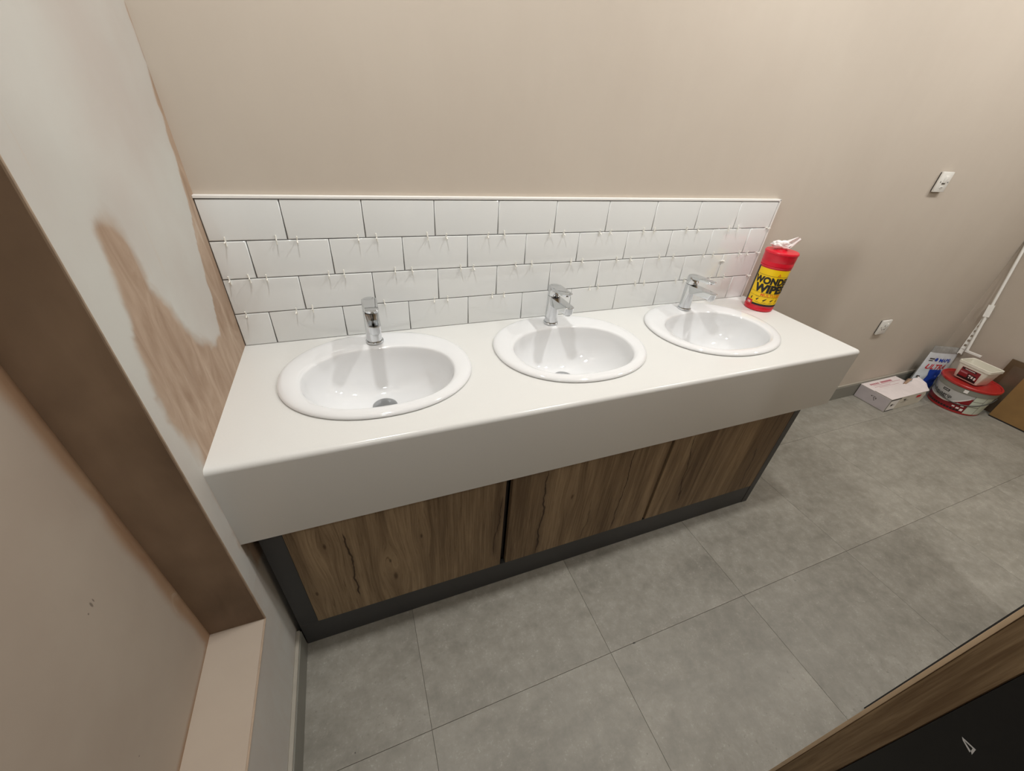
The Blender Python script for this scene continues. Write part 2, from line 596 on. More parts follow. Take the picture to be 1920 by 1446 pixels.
# floor tiles on a 610 mm grid
def cuts(first, pitch, lo, hi):
    out = [lo]
    k = first
    while k > lo: k -= pitch
    while k < hi:
        if k > lo + 0.01 and k < hi - 0.01: out.append(k)
        k += pitch
    return out + [hi]
gx = cuts(0.372, 0.6095, XW, XR)
gy = cuts(-0.850, 0.610, YF, YB)
_tm = {}
for i in range(len(gx) - 1):
    for j in range(len(gy) - 1):
        sx, sy = round(gx[i + 1] - gx[i], 4), round(gy[j + 1] - gy[j], 4)
        if (sx, sy) not in _tm:
            bm = bmesh.new()
            g = 0.0004
            add_box(bm, (-sx / 2 + g, -sy / 2 + g, -0.003), (sx / 2 - g, sy / 2 - g, 0.0))
            es = [e for e in bm.edges if all(v.co.z > -0.001 for v in e.verts)]
            bmesh.ops.bevel(bm, geom=es, offset=0.0005, segments=1, affect='EDGES')
            bmesh.ops.recalc_face_normals(bm, faces=bm.faces)
            me = bpy.data.meshes.new('floor_tile')
            bm.to_mesh(me)
            bm.free()
            me.materials.append(MAT['floor'])
            _tm[(sx, sy)] = me
        o = link_mesh('floor_tile', _tm[(sx, sy)], None, floor)
        o.location = ((gx[i] + gx[i + 1]) / 2, (gy[j] + gy[j + 1]) / 2, 0.0)

# left wall with plastered recess
def fbm(y, z, s, k=0.0):
    return mnoise.fractal(Vector((y * s + k, z * s - k, k * 2.3)), 1.0, 2.0, 4)

def in_poly(y, z, poly):
    c = False
    j = len(poly) - 1
    for i in range(len(poly)):
        yi, zi = poly[i]
        yj, zj = poly[j]
        if (zi > z) != (zj > z) and y < (yj - yi) * (z - zi) / (zj - zi) + yi:
            c = not c
        j = i
    return c

STAIN = [(-0.475, 1.335), (-0.452, 1.335), (-0.410, 1.270), (-0.400, 1.175), (-0.340, 1.085), (-0.255, 0.985),
         (-0.165, 0.975), (-0.140, 1.04), (-0.115, 1.10), (-0.092, 1.18), (-0.050, 1.25), (-0.028, 1.34), (-0.012, 1.45),
         (0.006, 1.55), (0.008, 1.72), (0.03, 1.75), (0.03, 0.46), (-0.30, 0.44), (-0.515, 0.50), (-0.538, 0.64), (-0.535, 0.75),
         (-0.535, 0.88), (-0.548, 0.98), (-0.552, 1.07), (-0.530, 1.15), (-0.505, 1.22), (-0.490, 1.28)]
_jit = [(random.gauss(0, 0.018), random.gauss(0, 0.024)) for _ in range(20)]

def damp_pier(y, z):
    a = 0.0
    wy = y + 0.012 * fbm(y, z, 14.0, 1.3)
    wz = z + 0.02 * fbm(y, z, 11.0, 4.1)
    for jy, jz in _jit:
        k = 0.35 if y > -0.2 else 1.0
        if in_poly(wy + jy * k, wz + jz * k, STAIN): a += 0.05
    # paler patches left inside the stain
    for (py, pz, sy, sz, s) in ((-0.515, 0.90, 0.022, 0.05, 0.55), (-0.45, 0.80, 0.03, 0.06, 0.35), (-0.40, 1.02, 0.012, 0.10, 0.3)):
        a -= s * math.exp(-((y - py) / sy) ** 2 - ((z - pz) / sz) ** 2)
    if z < 0.5: a = max(a, 0.25 + 0.2 * fbm(y, z, 6.0, 2.0))
    return max(0.0, min(1.0, a))

def grid_part(name, n1, n2, fn, mat, attr=None, parent=None):
    vs, fs, at = [], [], []
    for j in range(n2 + 1):
        for i in range(n1 + 1):
            p = fn(i / n1, j / n2)
            vs.append(p)
            if attr: at.append(attr(p))
    for j in range(n2):
        for i in range(n1):
            a = j * (n1 + 1) + i
            fs.append((a, a + 1, a + n1 + 2, a + n1 + 1))
    o = mesh_obj(name, vs, fs, mat, parent)
    if attr:
        la = o.data.attributes.new('damp', 'FLOAT', 'POINT')
        la.data.foreach_set('value', at)
    return o

ZT = 2.25  # head of the recess
YE = -1.95  # far jamb of the recess
wl = struct(grid_part('wall_left', 62, 230, lambda a, b: (XW, YB + (YR - YB) * a, ZT * b), MAT['pier'], lambda p: damp_pier(p[1], p[2])))
lw = grid_part('lower_wall', 20, 12, lambda a, b: (XW, YR + (YF - YR) * a, ZS * b), MAT['pier'], lambda p: 0.22, wl)
grid_part('wall_head', 8, 4, lambda a, b: (XW, YB + (YF - YB) * a, ZT + (CEIL - ZT) * b), MAT['pier'], lambda p: 0.0, wl)
grid_part('wall_pier', 4, 4, lambda a, b: (XW, YE + (YF - YE) * a, ZS + (ZT - ZS) * b), MAT['pier'], lambda p: 0.1, wl)
box('reveal', (XI - 0.02, YR, ZS - 0.02), (XW - 0.0004, YR + 0.05, ZT + 0.02), MAT['reveal'], wl)
box('reveal', (XI - 0.02, YE - 0.05, ZS - 0.02), (XW - 0.0004, YE, ZT + 0.02), MAT['reveal'], wl)
box('sill', (XI - 0.02, YE - 0.05, ZS - 0.06), (XW - 0.0004, YR + 0.05, ZS), MAT['sill'], wl)
box('recess_head', (XI - 0.02, YE - 0.05, ZT), (XW - 0.0004, YR + 0.05, ZT + 0.05), MAT['sill'], wl)

def damp_recess(p):
    y, z = p[1], p[2]
    d = YR - y
    w = 0.030 + 0.014 * fbm(y, z, 5.0, 3.0) + 0.006 * max(0, min(1, (z - 0.9)))
    a = math.exp(-(d / max(w, 0.008)) ** 2) * 1.0
    a = max(a, 0.7 * math.exp(-((z - ZS) / 0.012) ** 2))
    return max(0, min(1, a + 0.12 * fbm(y, z, 3.0, 7.0)))
grid_part('recess_panel', 90, 90, lambda a, b: (XI, YR + (YE - YR) * a, ZS + (ZT - ZS) * b), MAT['recess'], damp_recess, wl)
box('corner_bead', (XW - 0.003, YR - 0.0012, ZS), (XW + 0.0012, YR + 0.002, ZT), MAT['bead'], wl, 0.001, 1)
box('corner_bead', (XW - 0.003, YE, ZS - 0.002), (XW + 0.0012, YR, ZS + 0.0008), MAT['bead'], wl, 0.0005, 1)
# outer backing so no light leaks round the recess
box('backing', (-0.33, YF, 0.0), (-0.13, YB, CEIL), MAT['bead'], wl)

# skirting boards
def skirting(name, pts_lo, pts_hi, cap_lo, cap_hi):
    o = struct(box(name, pts_lo, pts_hi, MAT['skirt'], None, 0.0015, 1))
    box('cap', cap_lo, cap_hi, MAT['skirt_cap'], o, 0.0015, 1)
    return o
SK = 0.014
skirting('baseboard_left', (XW, YF, 0.0), (XW + SK, -0.494, 0.094), (XW, YF, 0.094), (XW + SK - 0.003, -0.494, 0.102))
skirting('baseboard_back', (2.01, YB - SK, 0.0), (XR, YB, 0.100), (2.01, YB - SK + 0.003, 0.100), (XR, YB, 0.110))
skirting('baseboard_right', (XR - SK, YF, 0.0), (XR, YB - SK, 0.100), (XR - SK + 0.003, YF, 0.100), (XR, YB - SK, 0.108))

# ceiling downlights (frame + lamp face)
for lx, ly, lw_, tail in LIGHTS:
    e = empty('ceiling_light', (lx, ly, CEIL), 'small square white recessed ceiling light ' + tail, 'ceiling light', 'recessed ceiling lights')
    bm = bmesh.new()
    for a, b in (((-0.11, -0.11), (0.11, -0.085)), ((-0.11, 0.085), (0.11, 0.11)), ((-0.11, -0.085), (-0.085, 0.085)), ((0.085, -0.085), (0.11, 0.085))):
        add_box(bm, (lx + a[0], ly + a[1], CEIL - 0.012), (lx + b[0], ly + b[1], CEIL - 0.0005))
    bm_obj('frame', bm, MAT['white_plastic'], e)
    box('diffuser', (lx - 0.085, ly - 0.085, CEIL - 0.006), (lx + 0.085, ly + 0.085, CEIL - 0.002), MAT['lamp_face'], e)
    fix_parents(e)

# ------------------------------------------------------------------ splashback tiles
ZC = 0.8624
PX, PZ, ZTOP = 0.202, 0.1019, 1.270
sb = empty('tile_splashback', (1.02, YB, ZC), 'white brick-bond tiled splashback above the three basins', 'splashback')
box('adhesive_bed', (XW, -0.0008, ZC + 0.0005), (2.020, YB, ZTOP), MAT['adhesive'], sb)
_tiles = {}
def tile(x0, x1, z0, z1):
    w, h = round(x1 - x0, 3), round(z1 - z0, 3)
    if (w, h) not in _tiles:
        bm = bmesh.new()
        add_box(bm, (-w / 2, -0.0045, -h / 2), (w / 2, 0.0035, h / 2))
        es = [e for e in bm.edges if all(v.co.y < 0 for v in e.verts)]
        bmesh.ops.bevel(bm, geom=es, offset=0.003, segments=3, affect='EDGES', profile=0.6)
        bmesh.ops.recalc_face_normals(bm, faces=bm.faces)
        me = bpy.data.meshes.new('tile')
        bm.to_mesh(me)
        bm.free()
        me.polygons.foreach_set('use_smooth', [True] * len(me.polygons))
        me.materials.append(MAT['tile'])
        _tiles[(w, h)] = me
    o = link_mesh('tile', _tiles[(w, h)], None, sb)
    o.location = ((x0 + x1) / 2, random.uniform(-0.0003, 0.0003), (z0 + z1) / 2)
    o.rotation_euler = (random.uniform(-0.003, 0.003), 0, random.uniform(-0.0015, 0.0015))
G = 0.0011
for r in range(4):
    off = 0.0 if r % 2 == 0 else 0.102
    if r == 2: off = 0.0035
    if r == 3: off = 0.1050
    js = [XW + 0.001] + [off + k * PX for k in range(0, 11) if off + k * PX > 0.05 and off + k * PX < 2.0] + [2.020]
    z1, z0 = ZTOP - r * PZ, ZTOP - (r + 1) * PZ
    for a, b in zip(js, js[1:]):
        tile(a + G, b - G, z0 + G, z1 - G)
box('edge_trim', (XW, -0.0062, ZTOP + 0.0012), (2.0265, YB, ZTOP + 0.0085), MAT['trim'], sb, 0.001, 1)
box('edge_trim', (2.0212, -0.0062, ZC + 0.0005), (2.0285, YB, ZTOP + 0.0085), MAT['trim'], sb, 0.001, 1)
fix_parents(sb)

# tile spacers poking out of the joints
def spacer_mesh():
    bm = bmesh.new()
    t = 0.0014
    add_box(bm, (-t, -0.0090, -0.0125), (t, -0.0056, 0.0125), 0.0005, 1)     # arm along the wall, up and down
    add_box(bm, (-t, -0.0200, -0.0009), (t, 0.0040, 0.0009), 0.0003, 1)      # arm pushed into the joint and sticking out
    bmesh.ops.recalc_face_normals(bm, faces=bm.faces)
    me = bpy.data.meshes.new('tile_spacer')
    bm.to_mesh(me)
    bm.free()
    me.materials.append(MAT['spacer'])
    return me
SPM = spacer_mesh()
ORD = ['first', 'second', 'third', 'fourth', 'fifth', 'sixth', 'seventh', 'eighth', 'ninth', 'tenth', 'eleventh', 'twelfth', 'thirteenth',
       'fourteenth', 'fifteenth', 'sixteenth', 'seventeenth', 'eighteenth', 'nineteenth', 'twentieth', 'twenty-first', 'twenty-second']
SPX = [[0.057, 0.173, 0.224, 0.383, 0.435, 0.581, 0.638, 0.775, 0.831, 0.993, 1.046, 1.189, 1.233, 1.377, 1.424, 1.577, 1.636, 1.792, 1.841],
       [0.036, 0.083, 0.125, 0.286, 0.33, 0.477, 0.527, 0.684, 0.726, 0.877, 0.938, 1.091, 1.137, 1.285, 1.348, 1.482, 1.551, 1.705, 1.757, 1.904, 1.946],
       [0.048, 0.18, 0.225, 0.433, 0.594, 0.639, 0.797, 0.84, 1.19, 1.226, 1.398, 1.441, 1.601, 1.644, 1.786, 1.864]]
JN = ['upper', 'middle', 'lower']
for j, xs in enumerate(SPX):
    for k, x in enumerate(xs):
        o = bpy.data.objects.new('tile_spacer', SPM)
        COL.objects.link(o)
        o.location = (x, 0, ZTOP - (j + 1) * PZ)
        o.rotation_euler = (random.uniform(-0.25, 0.35), random.uniform(-0.12, 0.12), random.uniform(-0.18, 0.18))
        tag(o, 'white plastic tile spacer in the %s joint, %s from the left wall' % (JN[j], ORD[k]), 'tile spacer', 'tile spacers in the splashback')
# spacers at the open right-hand end, and one on an upright joint
for j in range(3):
    o = bpy.data.objects.new('tile_spacer', SPM)
    COL.objects.link(o)
    o.location = (2.014, 0.0, ZTOP - (j + 1) * PZ)
    o.rotation_euler = (0.1, PI / 2, -0.35)
    tag(o, 'white plastic tile spacer at the right end of the %s joint' % JN[j], 'tile spacer', 'tile spacers in the splashback')
o = bpy.data.objects.new('tile_spacer', SPM)
COL.objects.link(o)
o.location = (1.8215, 0.0, 1.0385)
o.rotation_euler = (0.0, PI / 2, 0.1)
tag(o, 'white plastic tile spacer on an upright joint above the right basin', 'tile spacer', 'tile spacers in the splashback')

# ------------------------------------------------------------------ worktop
YFR, ZF, XE = -0.5394, 0.6217, 2.0557
BX = [0.386, 0.998, 1.612]
BCY = -0.2420
BA, BB = 0.2615, 0.2212

def basin_outer(ph, s=1.0, dr=0.0):
    # oval, a little fuller than an ellipse
    c, n = math.cos(ph), math.sin(ph)
    e = 2.12
    k = (abs(c) ** e + abs(n) ** e) ** (-1 / e)
    x, y = BA * c * k, BB * n * k
    r = math.hypot(x, y)
    f = s - dr / r
    return x * f, y * f

wt = empty('vanity_worktop', (1.03, YFR, ZC), 'long white laminate worktop with deep front fascia and three basin cut-outs', 'worktop')
def sweep_worktop():
    bm = bmesh.new()
    r, rc = 0.013, 0.016
    path = [((XW, YFR), (0, -1))]
    for k in range(7):
        a = -PI / 2 + (PI / 2) * k / 6
        path.append(((XE - rc + rc * math.cos(a), YFR + rc + rc * math.sin(a)), (math.cos(a), math.sin(a))))
    path.append(((XE, -0.0005), (1, 0)))
    prof = []
    for k in range(7):
        a = PI / 2 * k / 6
        prof.append((-r + r * math.sin(a), -r + r * math.cos(a)))
    prof += [(0, ZF - ZC + 0.001), (-0.001, ZF - ZC), (-0.018, ZF - ZC), (-0.018, -0.035)]
    rows = []
    for (px, py), (nx, ny) in path:
        rows.append([bm.verts.new((px + nx * o_, py + ny * o_, ZC + z_)) for o_, z_ in prof])
    for a, b in zip(rows, rows[1:]):
        for k in range(len(prof) - 1):
            bm.faces.new((a[k], a[k + 1], b[k + 1], b[k]))
    return bm, [row[0].co.copy() for row in rows]
bm, top_edge = sweep_worktop()
bm_obj('fascia', bm, MAT['counter'], wt, smooth=0.7)
bm = bmesh.new()
def loop(pts):
    vs = [bm.verts.new(p) for p in pts]
    return [bm.edges.new((vs[i], vs[(i + 1) % len(vs)])) for i in range(len(vs))]
es = loop(top_edge + [Vector((XW, -0.0005, ZC))])
for bx in BX:
    es += loop([Vector((bx + basin_outer(2 * PI * k / 64, 0.9)[0], BCY + basin_outer(2 * PI * k / 64, 0.9)[1], ZC)) for k in range(64)])
bmesh.ops.triangle_fill(bm, use_beauty=True, use_dissolve=False, edges=es)
res = bmesh.ops.extrude_face_region(bm, geom=bm.faces[:])
for v in [g for g in res['geom'] if isinstance(g, bmesh.types.BMVert)]:
    v.co.z -= 0.034
bm_obj('top', bm, MAT['counter'], wt)
fix_parents(wt)

# ------------------------------------------------------------------ vanity cabinet
DY = -0.4937
vc = empty('vanity_cabinet', (1.0, DY, 0.0), 'three-door rustic oak vanity cabinet in a charcoal frame under the worktop', 'cabinet')
gr = MAT['graphite']
box('plinth', (0.0325, DY + 0.002, 0.0), (1.990, DY + 0.020, 0.117), gr, vc, 0.0006, 1)
box('filler_panel', (0.0325, DY + 0.0022, 0.117), (0.0855, DY + 0.020, 0.700), gr, vc, 0.0006, 1)
box('end_panel', (1.9560, DY + 0.0005, 0.0), (1.9905, -0.010, 0.700), gr, vc, 0.0006, 1)
box('carcass_side', (0.699, DY + 0.026, 0.10), (0.717, -0.02, 0.66), MAT['dark'], vc)
box('carcass_side', (1.328, DY + 0.026, 0.10), (1.346, -0.02, 0.66), MAT['dark'], vc)
box('carcass_side', (0.0345, DY + 0.026, 0.10), (0.050, -0.02, 0.66), MAT['dark'], vc)
box('carcass_base', (0.050, DY + 0.026, 0.10), (1.955, -0.02, 0.117), MAT['dark'], vc)
box('top_rail', (0.050, DY + 0.024, 0.664), (1.955, DY + 0.042, 0.700), MAT['dark'], vc)
for x0, x1 in ((0.0865, 0.6985), (0.7200, 1.3310), (1.3445, 1.9535)):
    box('door', (x0, DY, 0.1195), (x1, DY + 0.019, 0.690), MAT['oak_door'], vc, 0.0006, 1)
fix_parents(vc)

# ------------------------------------------------------------------ basins and taps
ICY, IA, IB = -0.2750, 0.2030, 0.1485
DRY = -0.232     # waste position
DEPTH = 0.140
def basin_inner(ph, s=1.0):
    c, n = math.cos(ph), math.sin(ph)
    e = 2.35
    k = (abs(c) ** e + abs(n) ** e) ** (-1 / e)
    x, y = IA * c * k, IB * n * k
    if y > 0:
        y *= 1.0 - 0.02 * abs(c)
    else:
        x *= 1.0 - 0.06 * (-n) * abs(c)
    return x * s, y * s

SEG = 96
def basin_mesh():
    bm = bmesh.new()
    rings = []
    def ring(fn):
        rings.append([bm.verts.new(fn(2 * PI * k / SEG)) for k in range(SEG)])
    H = 0.0125
    # rolled outer edge
    for dr, z in ((0.003, 0.0), (0.0004, 0.0018), (0.0, 0.0036), (0.0014, 0.0066), (0.0055, 0.0098), (0.0135, 0.0118), (0.027, H)):
        ring(lambda ph, dr=dr, z=z: (*[a + b for a, b in zip(basin_outer(ph, 1.0, dr), (0, BCY))], z))
    # rim sloping to the bowl
    def blend(f, z):
        def fn(ph):
            o_ = basin_outer(ph, 1.0, 0.027)
            # match the angle seen from the bowl centre
            dx, dy = o_[0], o_[1] + BCY - ICY
            a2 = math.atan2(dy / IB, dx / IA)
            i_ = basin_inner(a2, 1.03)
            ox, oy = o_[0], o_[1] + BCY
            ix, iy = i_[0], i_[1] + ICY
            return (ox + (ix - ox) * f, oy + (iy - oy) * f, z)
        return fn
    ring(blend(0.35, H - 0.0006))
    ring(blend(0.75, H - 0.0018))
    ring(blend(1.0, H - 0.0030))
    def bowl(s, z):
        def fn(ph):
            o_ = basin_outer(ph, 1.0, 0.027)
            dx, dy = o_[0], o_[1] + BCY - ICY
            a2 = math.atan2(dy / IB, dx / IA)
            x, y = basin_inner(a2, s)
            # soften towards a circle at the waste
            m = max(0.0, min(1.0, (0.75 - s) / 0.6))
            rr = s * 0.165
            cx_, cy_ = rr * math.cos(a2), rr * math.sin(a2)
            x, y = x + (cx_ - x) * m, y + (cy_ - y) * m
            w = (1 - s) ** 1.0 if s < 1 else 0
            return (x, y + ICY + (DRY - ICY) * min(1, w * 1.1), z)
        return fn
    ring(bowl(1.012, H - 0.0050))
    ring(bowl(1.0, H - 0.0095))
    for s in (0.985, 0.965, 0.94, 0.90, 0.85, 0.78, 0.70, 0.60, 0.48, 0.36, 0.24, 0.16):
        d = (1 - s ** 3.0) ** 0.62
        ring(bowl(s, H - 0.0095 - (DEPTH) * d))
    for a, b in zip(rings, rings[1:]):
        for k in range(SEG):
            bm.faces.new((a[k], a[(k + 1) % SEG], b[(k + 1) % SEG], b[k]))
    bm.faces.new(rings[-1])
    # underside shell
    n0 = len(rings)
    under = [rings[0]]
    for s, z in ((0.87, 0.0), (0.86, -0.04), (0.78, -0.10), (0.5, -0.145), (0.16, -0.155)):
        under.append([bm.verts.new((basin_outer(2 * PI * k / SEG, s)[0], BCY + basin_outer(2 * PI * k / SEG, s)[1] - 0.02 * (1 - s), z)) for k in range(SEG)])
    for a, b in zip(under, under[1:]):
        for k in range(SEG):
            bm.faces.new((a[k], b[k], b[(k + 1) % SEG], a[(k + 1) % SEG]))
    bmesh.ops.recalc_face_normals(bm, faces=bm.faces)
    me = bpy.data.meshes.new('bowl')
    bm.to_mesh(me)
    bm.free()
    me.polygons.foreach_set('use_smooth', [True] * len(me.polygons))
    me.materials.append(MAT['ceramic'])
    return me
ZD = 0.0125 - 0.0095 - DEPTH
BM_ = basin_mesh()
bm = bmesh.new()
add_lathe(bm, [(0.0365, 0.0), (0.0365, 0.003), (0.034, 0.0055), (0.026, 0.0085), (0.012, 0.0098), (0.0005, 0.010)], (0, DRY, ZD + 0.0005), 36)
bmesh.ops.recalc_face_normals(bm, faces=bm.faces)
WM = bpy.data.meshes.new('waste_plug')
bm.to_mesh(WM)
bm.free()
WM.polygons.foreach_set('use_smooth', [True] * len(WM.polygons))
WM.materials.append(MAT['drain'])

def tap_meshes():
    out = {}
    def fin(name, bm, mat, ang=0.6):
        bmesh.ops.recalc_face_normals(bm, faces=bm.faces)
        me = bpy.data.meshes.new(name)
        bm.to_mesh(me)
        bm.free()
        me.polygons.foreach_set('use_smooth', [True] * len(me.polygons))
        sharp_by_angle(me, ang)
        me.materials.append(mat)
        out[name] = me
    bm = bmesh.new()
    add_lathe(bm, [(0.0262, 0.0), (0.0268, 0.0015), (0.0268, 0.0045), (0.0255, 0.006), (0.0232, 0.0062)], (0, 0, 0), 40)
    fin('base_ring', bm, MAT['chrome'])
    bm = bmesh.new()
    add_lathe(bm, [(0.0212, 0.0055), (0.0214, 0.0085), (0.0228, 0.0086), (0.0226, 0.05), (0.0226, 0.095), (0.0226, 0.1035), (0.0215, 0.1045)], (0, 0, 0), 40)
    fin('body', bm, MAT['chrome'])
    # spout: flat tongue with rounded nose reaching forward (-y)
    def tongue(y0, y1, w0, w1, ztop0, ztop1, zb0, zb1, nose=0.9, bev=0.004):
        bm = bmesh.new()
        outl = []
        n = 10
        outl += [(-w0, y0, 0.0), (-w1, y1 + w1 * nose, 1.0)]
        for k in range(1, n):
            a = PI + PI * k / n
            outl.append((w1 * math.cos(a), y1 + w1 * nose + w1 * nose * math.sin(a), 1.0))
        outl += [(w1, y1 + w1 * nose, 1.0), (w0, y0, 0.0)]
        def zz(y, a, b):
            f = (y - y0) / (y1 - y0)
            return a + (b - a) * f
        top = [bm.verts.new((x, y, zz(y, ztop0, ztop1))) for x, y, _ in outl]
        bot = [bm.verts.new((x * 0.86, y0 + (y - y0) * 0.97, zz(y, zb0, zb1))) for x, y, _ in outl]
        tf = bm.faces.new(top)
        bm.faces.new(bot[::-1])
        m = len(outl)
        for k in range(m):
            bm.faces.new((top[k], bot[k], bot[(k + 1) % m], top[(k + 1) % m]))
        bmesh.ops.recalc_face_normals(bm, faces=bm.faces)
        bmesh.ops.bevel(bm, geom=[e for e in tf.edges], offset=bev, segments=3, affect='EDGES', profile=0.6)
        return bm
    fin('spout', tongue(0.0, -0.1290, 0.0205, 0.0180, 0.1030, 0.1085, 0.0715, 0.0845), MAT['chrome'])
    bm = bmesh.new()
    add_lathe(bm, [(0.0110, 0.0), (0.0125, 0.001), (0.0125, 0.008)], (0, -0.108, 0.0765), 28)
    fin('aerator', bm, MAT['chrome'])
    bm = bmesh.new()
    add_lathe(bm, [(0.0195, 0.1040), (0.0195, 0.1075)], (0, 0, 0), 36)
    fin('gap_ring', bm, MAT['chrome_dark'])
    # lever cap and paddle
    bm = bmesh.new()
    add_lathe(bm, [(0.0225, 0.1065), (0.0230, 0.1080), (0.0230, 0.1330), (0.0215, 0.1375), (0.0165, 0.1405), (0.008, 0.1420), (0.0005, 0.1422)], (0, 0, 0), 40)
    fin('lever_cap', bm, MAT['chrome'])
    fin('lever', tongue(0.004, -0.1040, 0.0225, 0.0190, 0.1400, 0.1460, 0.1270, 0.1370, 0.7, 0.0035), MAT['chrome'])
    return out
TAPM = tap_meshes()
BN = ['left', 'middle', 'right']
for i, bx in enumerate(BX):
    e = empty('inset_basin', (bx, 0, ZC + 0.0006), 'oval white ceramic inset basin, %s' % ('nearest the stained left wall' if i == 0 else 'the middle one of three' if i == 1 else 'beside the red wipes tub'), 'basin', 'inset basins')
    link_mesh('bowl', BM_, None, e)
    link_mesh('waste_plug', WM, None, e)
    t_ = empty('basin_mixer_tap', (bx, -0.085, ZC + 0.0128), 'chrome single-lever mixer tap on the %s basin' % BN[i], 'tap', 'basin mixer taps')
    t_.rotation_euler = (0, 0, (0.02, 0.0, 0.0)[i])
    for nm, me in TAPM.items():
        link_mesh(nm, me, None, t_)

# ------------------------------------------------------------------ tub of wipes
WX, WY, WR, WH = 1.992, -0.126, 0.0575, 0.247
wp = empty('wipes_tub', (WX, WY, ZC), 'red cylindrical tub of cleaning wipes with yellow label at worktop end', 'wipes tub')
lathe('tub_body', [(0.050, 0.0), (0.0555, 0.002), (0.0565, 0.008), (0.0565, 0.016), (0.0550, 0.018), (0.0565, 0.020), (WR - 0.0008, 0.024), (WR - 0.0008, 0.182), (0.0585, 0.184), (0.0590, 0.190), (0.0560, 0.192)], (WX, WY, ZC), MAT['red'], wp, 56)
lathe('lid', [(0.0570, 0.190), (0.0592, 0.192), (0.0595, 0.205), (0.0588, 0.207), (0.0598, 0.209), (0.0605, 0.236), (0.0625, 0.238), (0.0628, 0.242), (0.0600, 0.246), (0.030, 0.2475), (0.0005, 0.248)], (WX, WY, ZC), MAT['red'], wp, 56)
lathe('lid_spout', [(0.022, 0.2465), (0.020, 0.252), (0.010, 0.254), (0.0005, 0.254)], (WX - 0.004, WY + 0.002, ZC), MAT['red'], wp, 30)
AZ0 = math.radians(240.0)
def cyl(lift, r=WR):
    return lambda u, v: Vector((WX + (r + lift) * math.cos(AZ0 + u / r), WY + (r + lift) * math.sin(AZ0 + u / r), ZC + v))
lb = patch('label', -0.090, 0.090, 0.028, 0.180, cyl(0.0), MAT['yellow'], wp, 60, 2)
patch('label_border', -0.103, -0.0855, 0.026, 0.182, cyl(0.0002), MAT['ink'], lb, 8, 2)
patch('label_border', -0.0855, 0.090, 0.026, 0.0345, cyl(0.0002), MAT['ink'], lb, 50, 1)
patch('label_square', -0.088, -0.056, 0.020, 0.043, cyl(0.0005), MAT['ink_red'], lb, 10, 1)
text_on('lettering', '100', 0.013, lambda x, y: cyl(0.0008)(x - 0.072, y + 0.032), MAT['ink_white'], lb, 0.02)
text_on('lettering', 'WONDER', 0.0365, lambda x, y: cyl(0.0009)(x - 0.006, y + 0.1335), MAT['ink'], lb, 0.055, 0.0, 0.92)
text_on('lettering', 'WIPES', 0.0430, lambda x, y: cyl(0.0009)(x - 0.006, y + 0.1005), MAT['ink'], lb, 0.058, 0.0, 1.02)
text_on('lettering', 'MULTI-USE', 0.0165, lambda x, y: cyl(0.0008)(x + 0.006, y + 0.0735), MAT['orange'], lb, 0.012, 0.0, 1.05)
for rl in ((-0.080, 0.080, 0.1530, 0.1540), (-0.080, 0.080, 0.0805, 0.0812), (-0.080, 0.080, 0.0655, 0.0662)):
    marks('rule_line', [rl], cyl(0.0008), MAT['ink'], lb)
# warning triangle
tv = [(-0.006, 0.156), (0.006, 0.156), (0.0, 0.167), (-0.0026, 0.158), (0.0026, 0.158), (0.0, 0.1632)]
mesh_obj('triangle_mark', [cyl(0.0005)(a + 0.004, b) for a, b in tv], [(0, 1, 4, 3), (1, 2, 5, 4), (2, 0, 3, 5)], MAT['orange'], lb)
ic = []
for k, ux in enumerate((-0.066, -0.040, -0.012, 0.016, 0.040)):
    ang = (1.4, 0.9, 0.75, 0.7, 1.2)[k]
    ll = (0.008, 0.0075, 0.010, 0.009, 0.008)[k]
    ic.append((ux, ang, ll))
vs, fs = [], []
for ux, ang, ll in ic:
    d = Vector((math.cos(ang), math.sin(ang)))
    nrm = Vector((-d.y, d.x))
    k = len(vs)
    for s_, w_ in ((-1, 0.0030), (0.1, 0.0022), (1, 0.0008)):
        for q in (-1, 1):
            pp = d * (ll * s_ * 0.8) + nrm * (w_ * q)
            vs.append(cyl(0.0005)(ux + pp.x, 0.0535 + pp.y))
    fs += [(k, k + 1, k + 3, k + 2), (k + 2, k + 3, k + 5, k + 4)]
mesh_obj('pictograms', vs, fs, MAT['ink'], lb)
marks('small_print', [(ux - 0.008, ux + 0.008, 0.0415, 0.0424) for ux, _, _ in ic[1:]] + [(-0.052, -0.034, 0.0630, 0.0640), (0.020, 0.036, 0.0630, 0.0640), (-0.044, 0.02, 0.0382, 0.0390)], cyl(0.0004), MAT['ink'], lb)
marks('small_print', [(-0.099, -0.091, 0.05 + 0.006 * k, 0.0538 + 0.006 * k) for k in range(20)], cyl(0.0006), MAT['ink_grey'], lb)
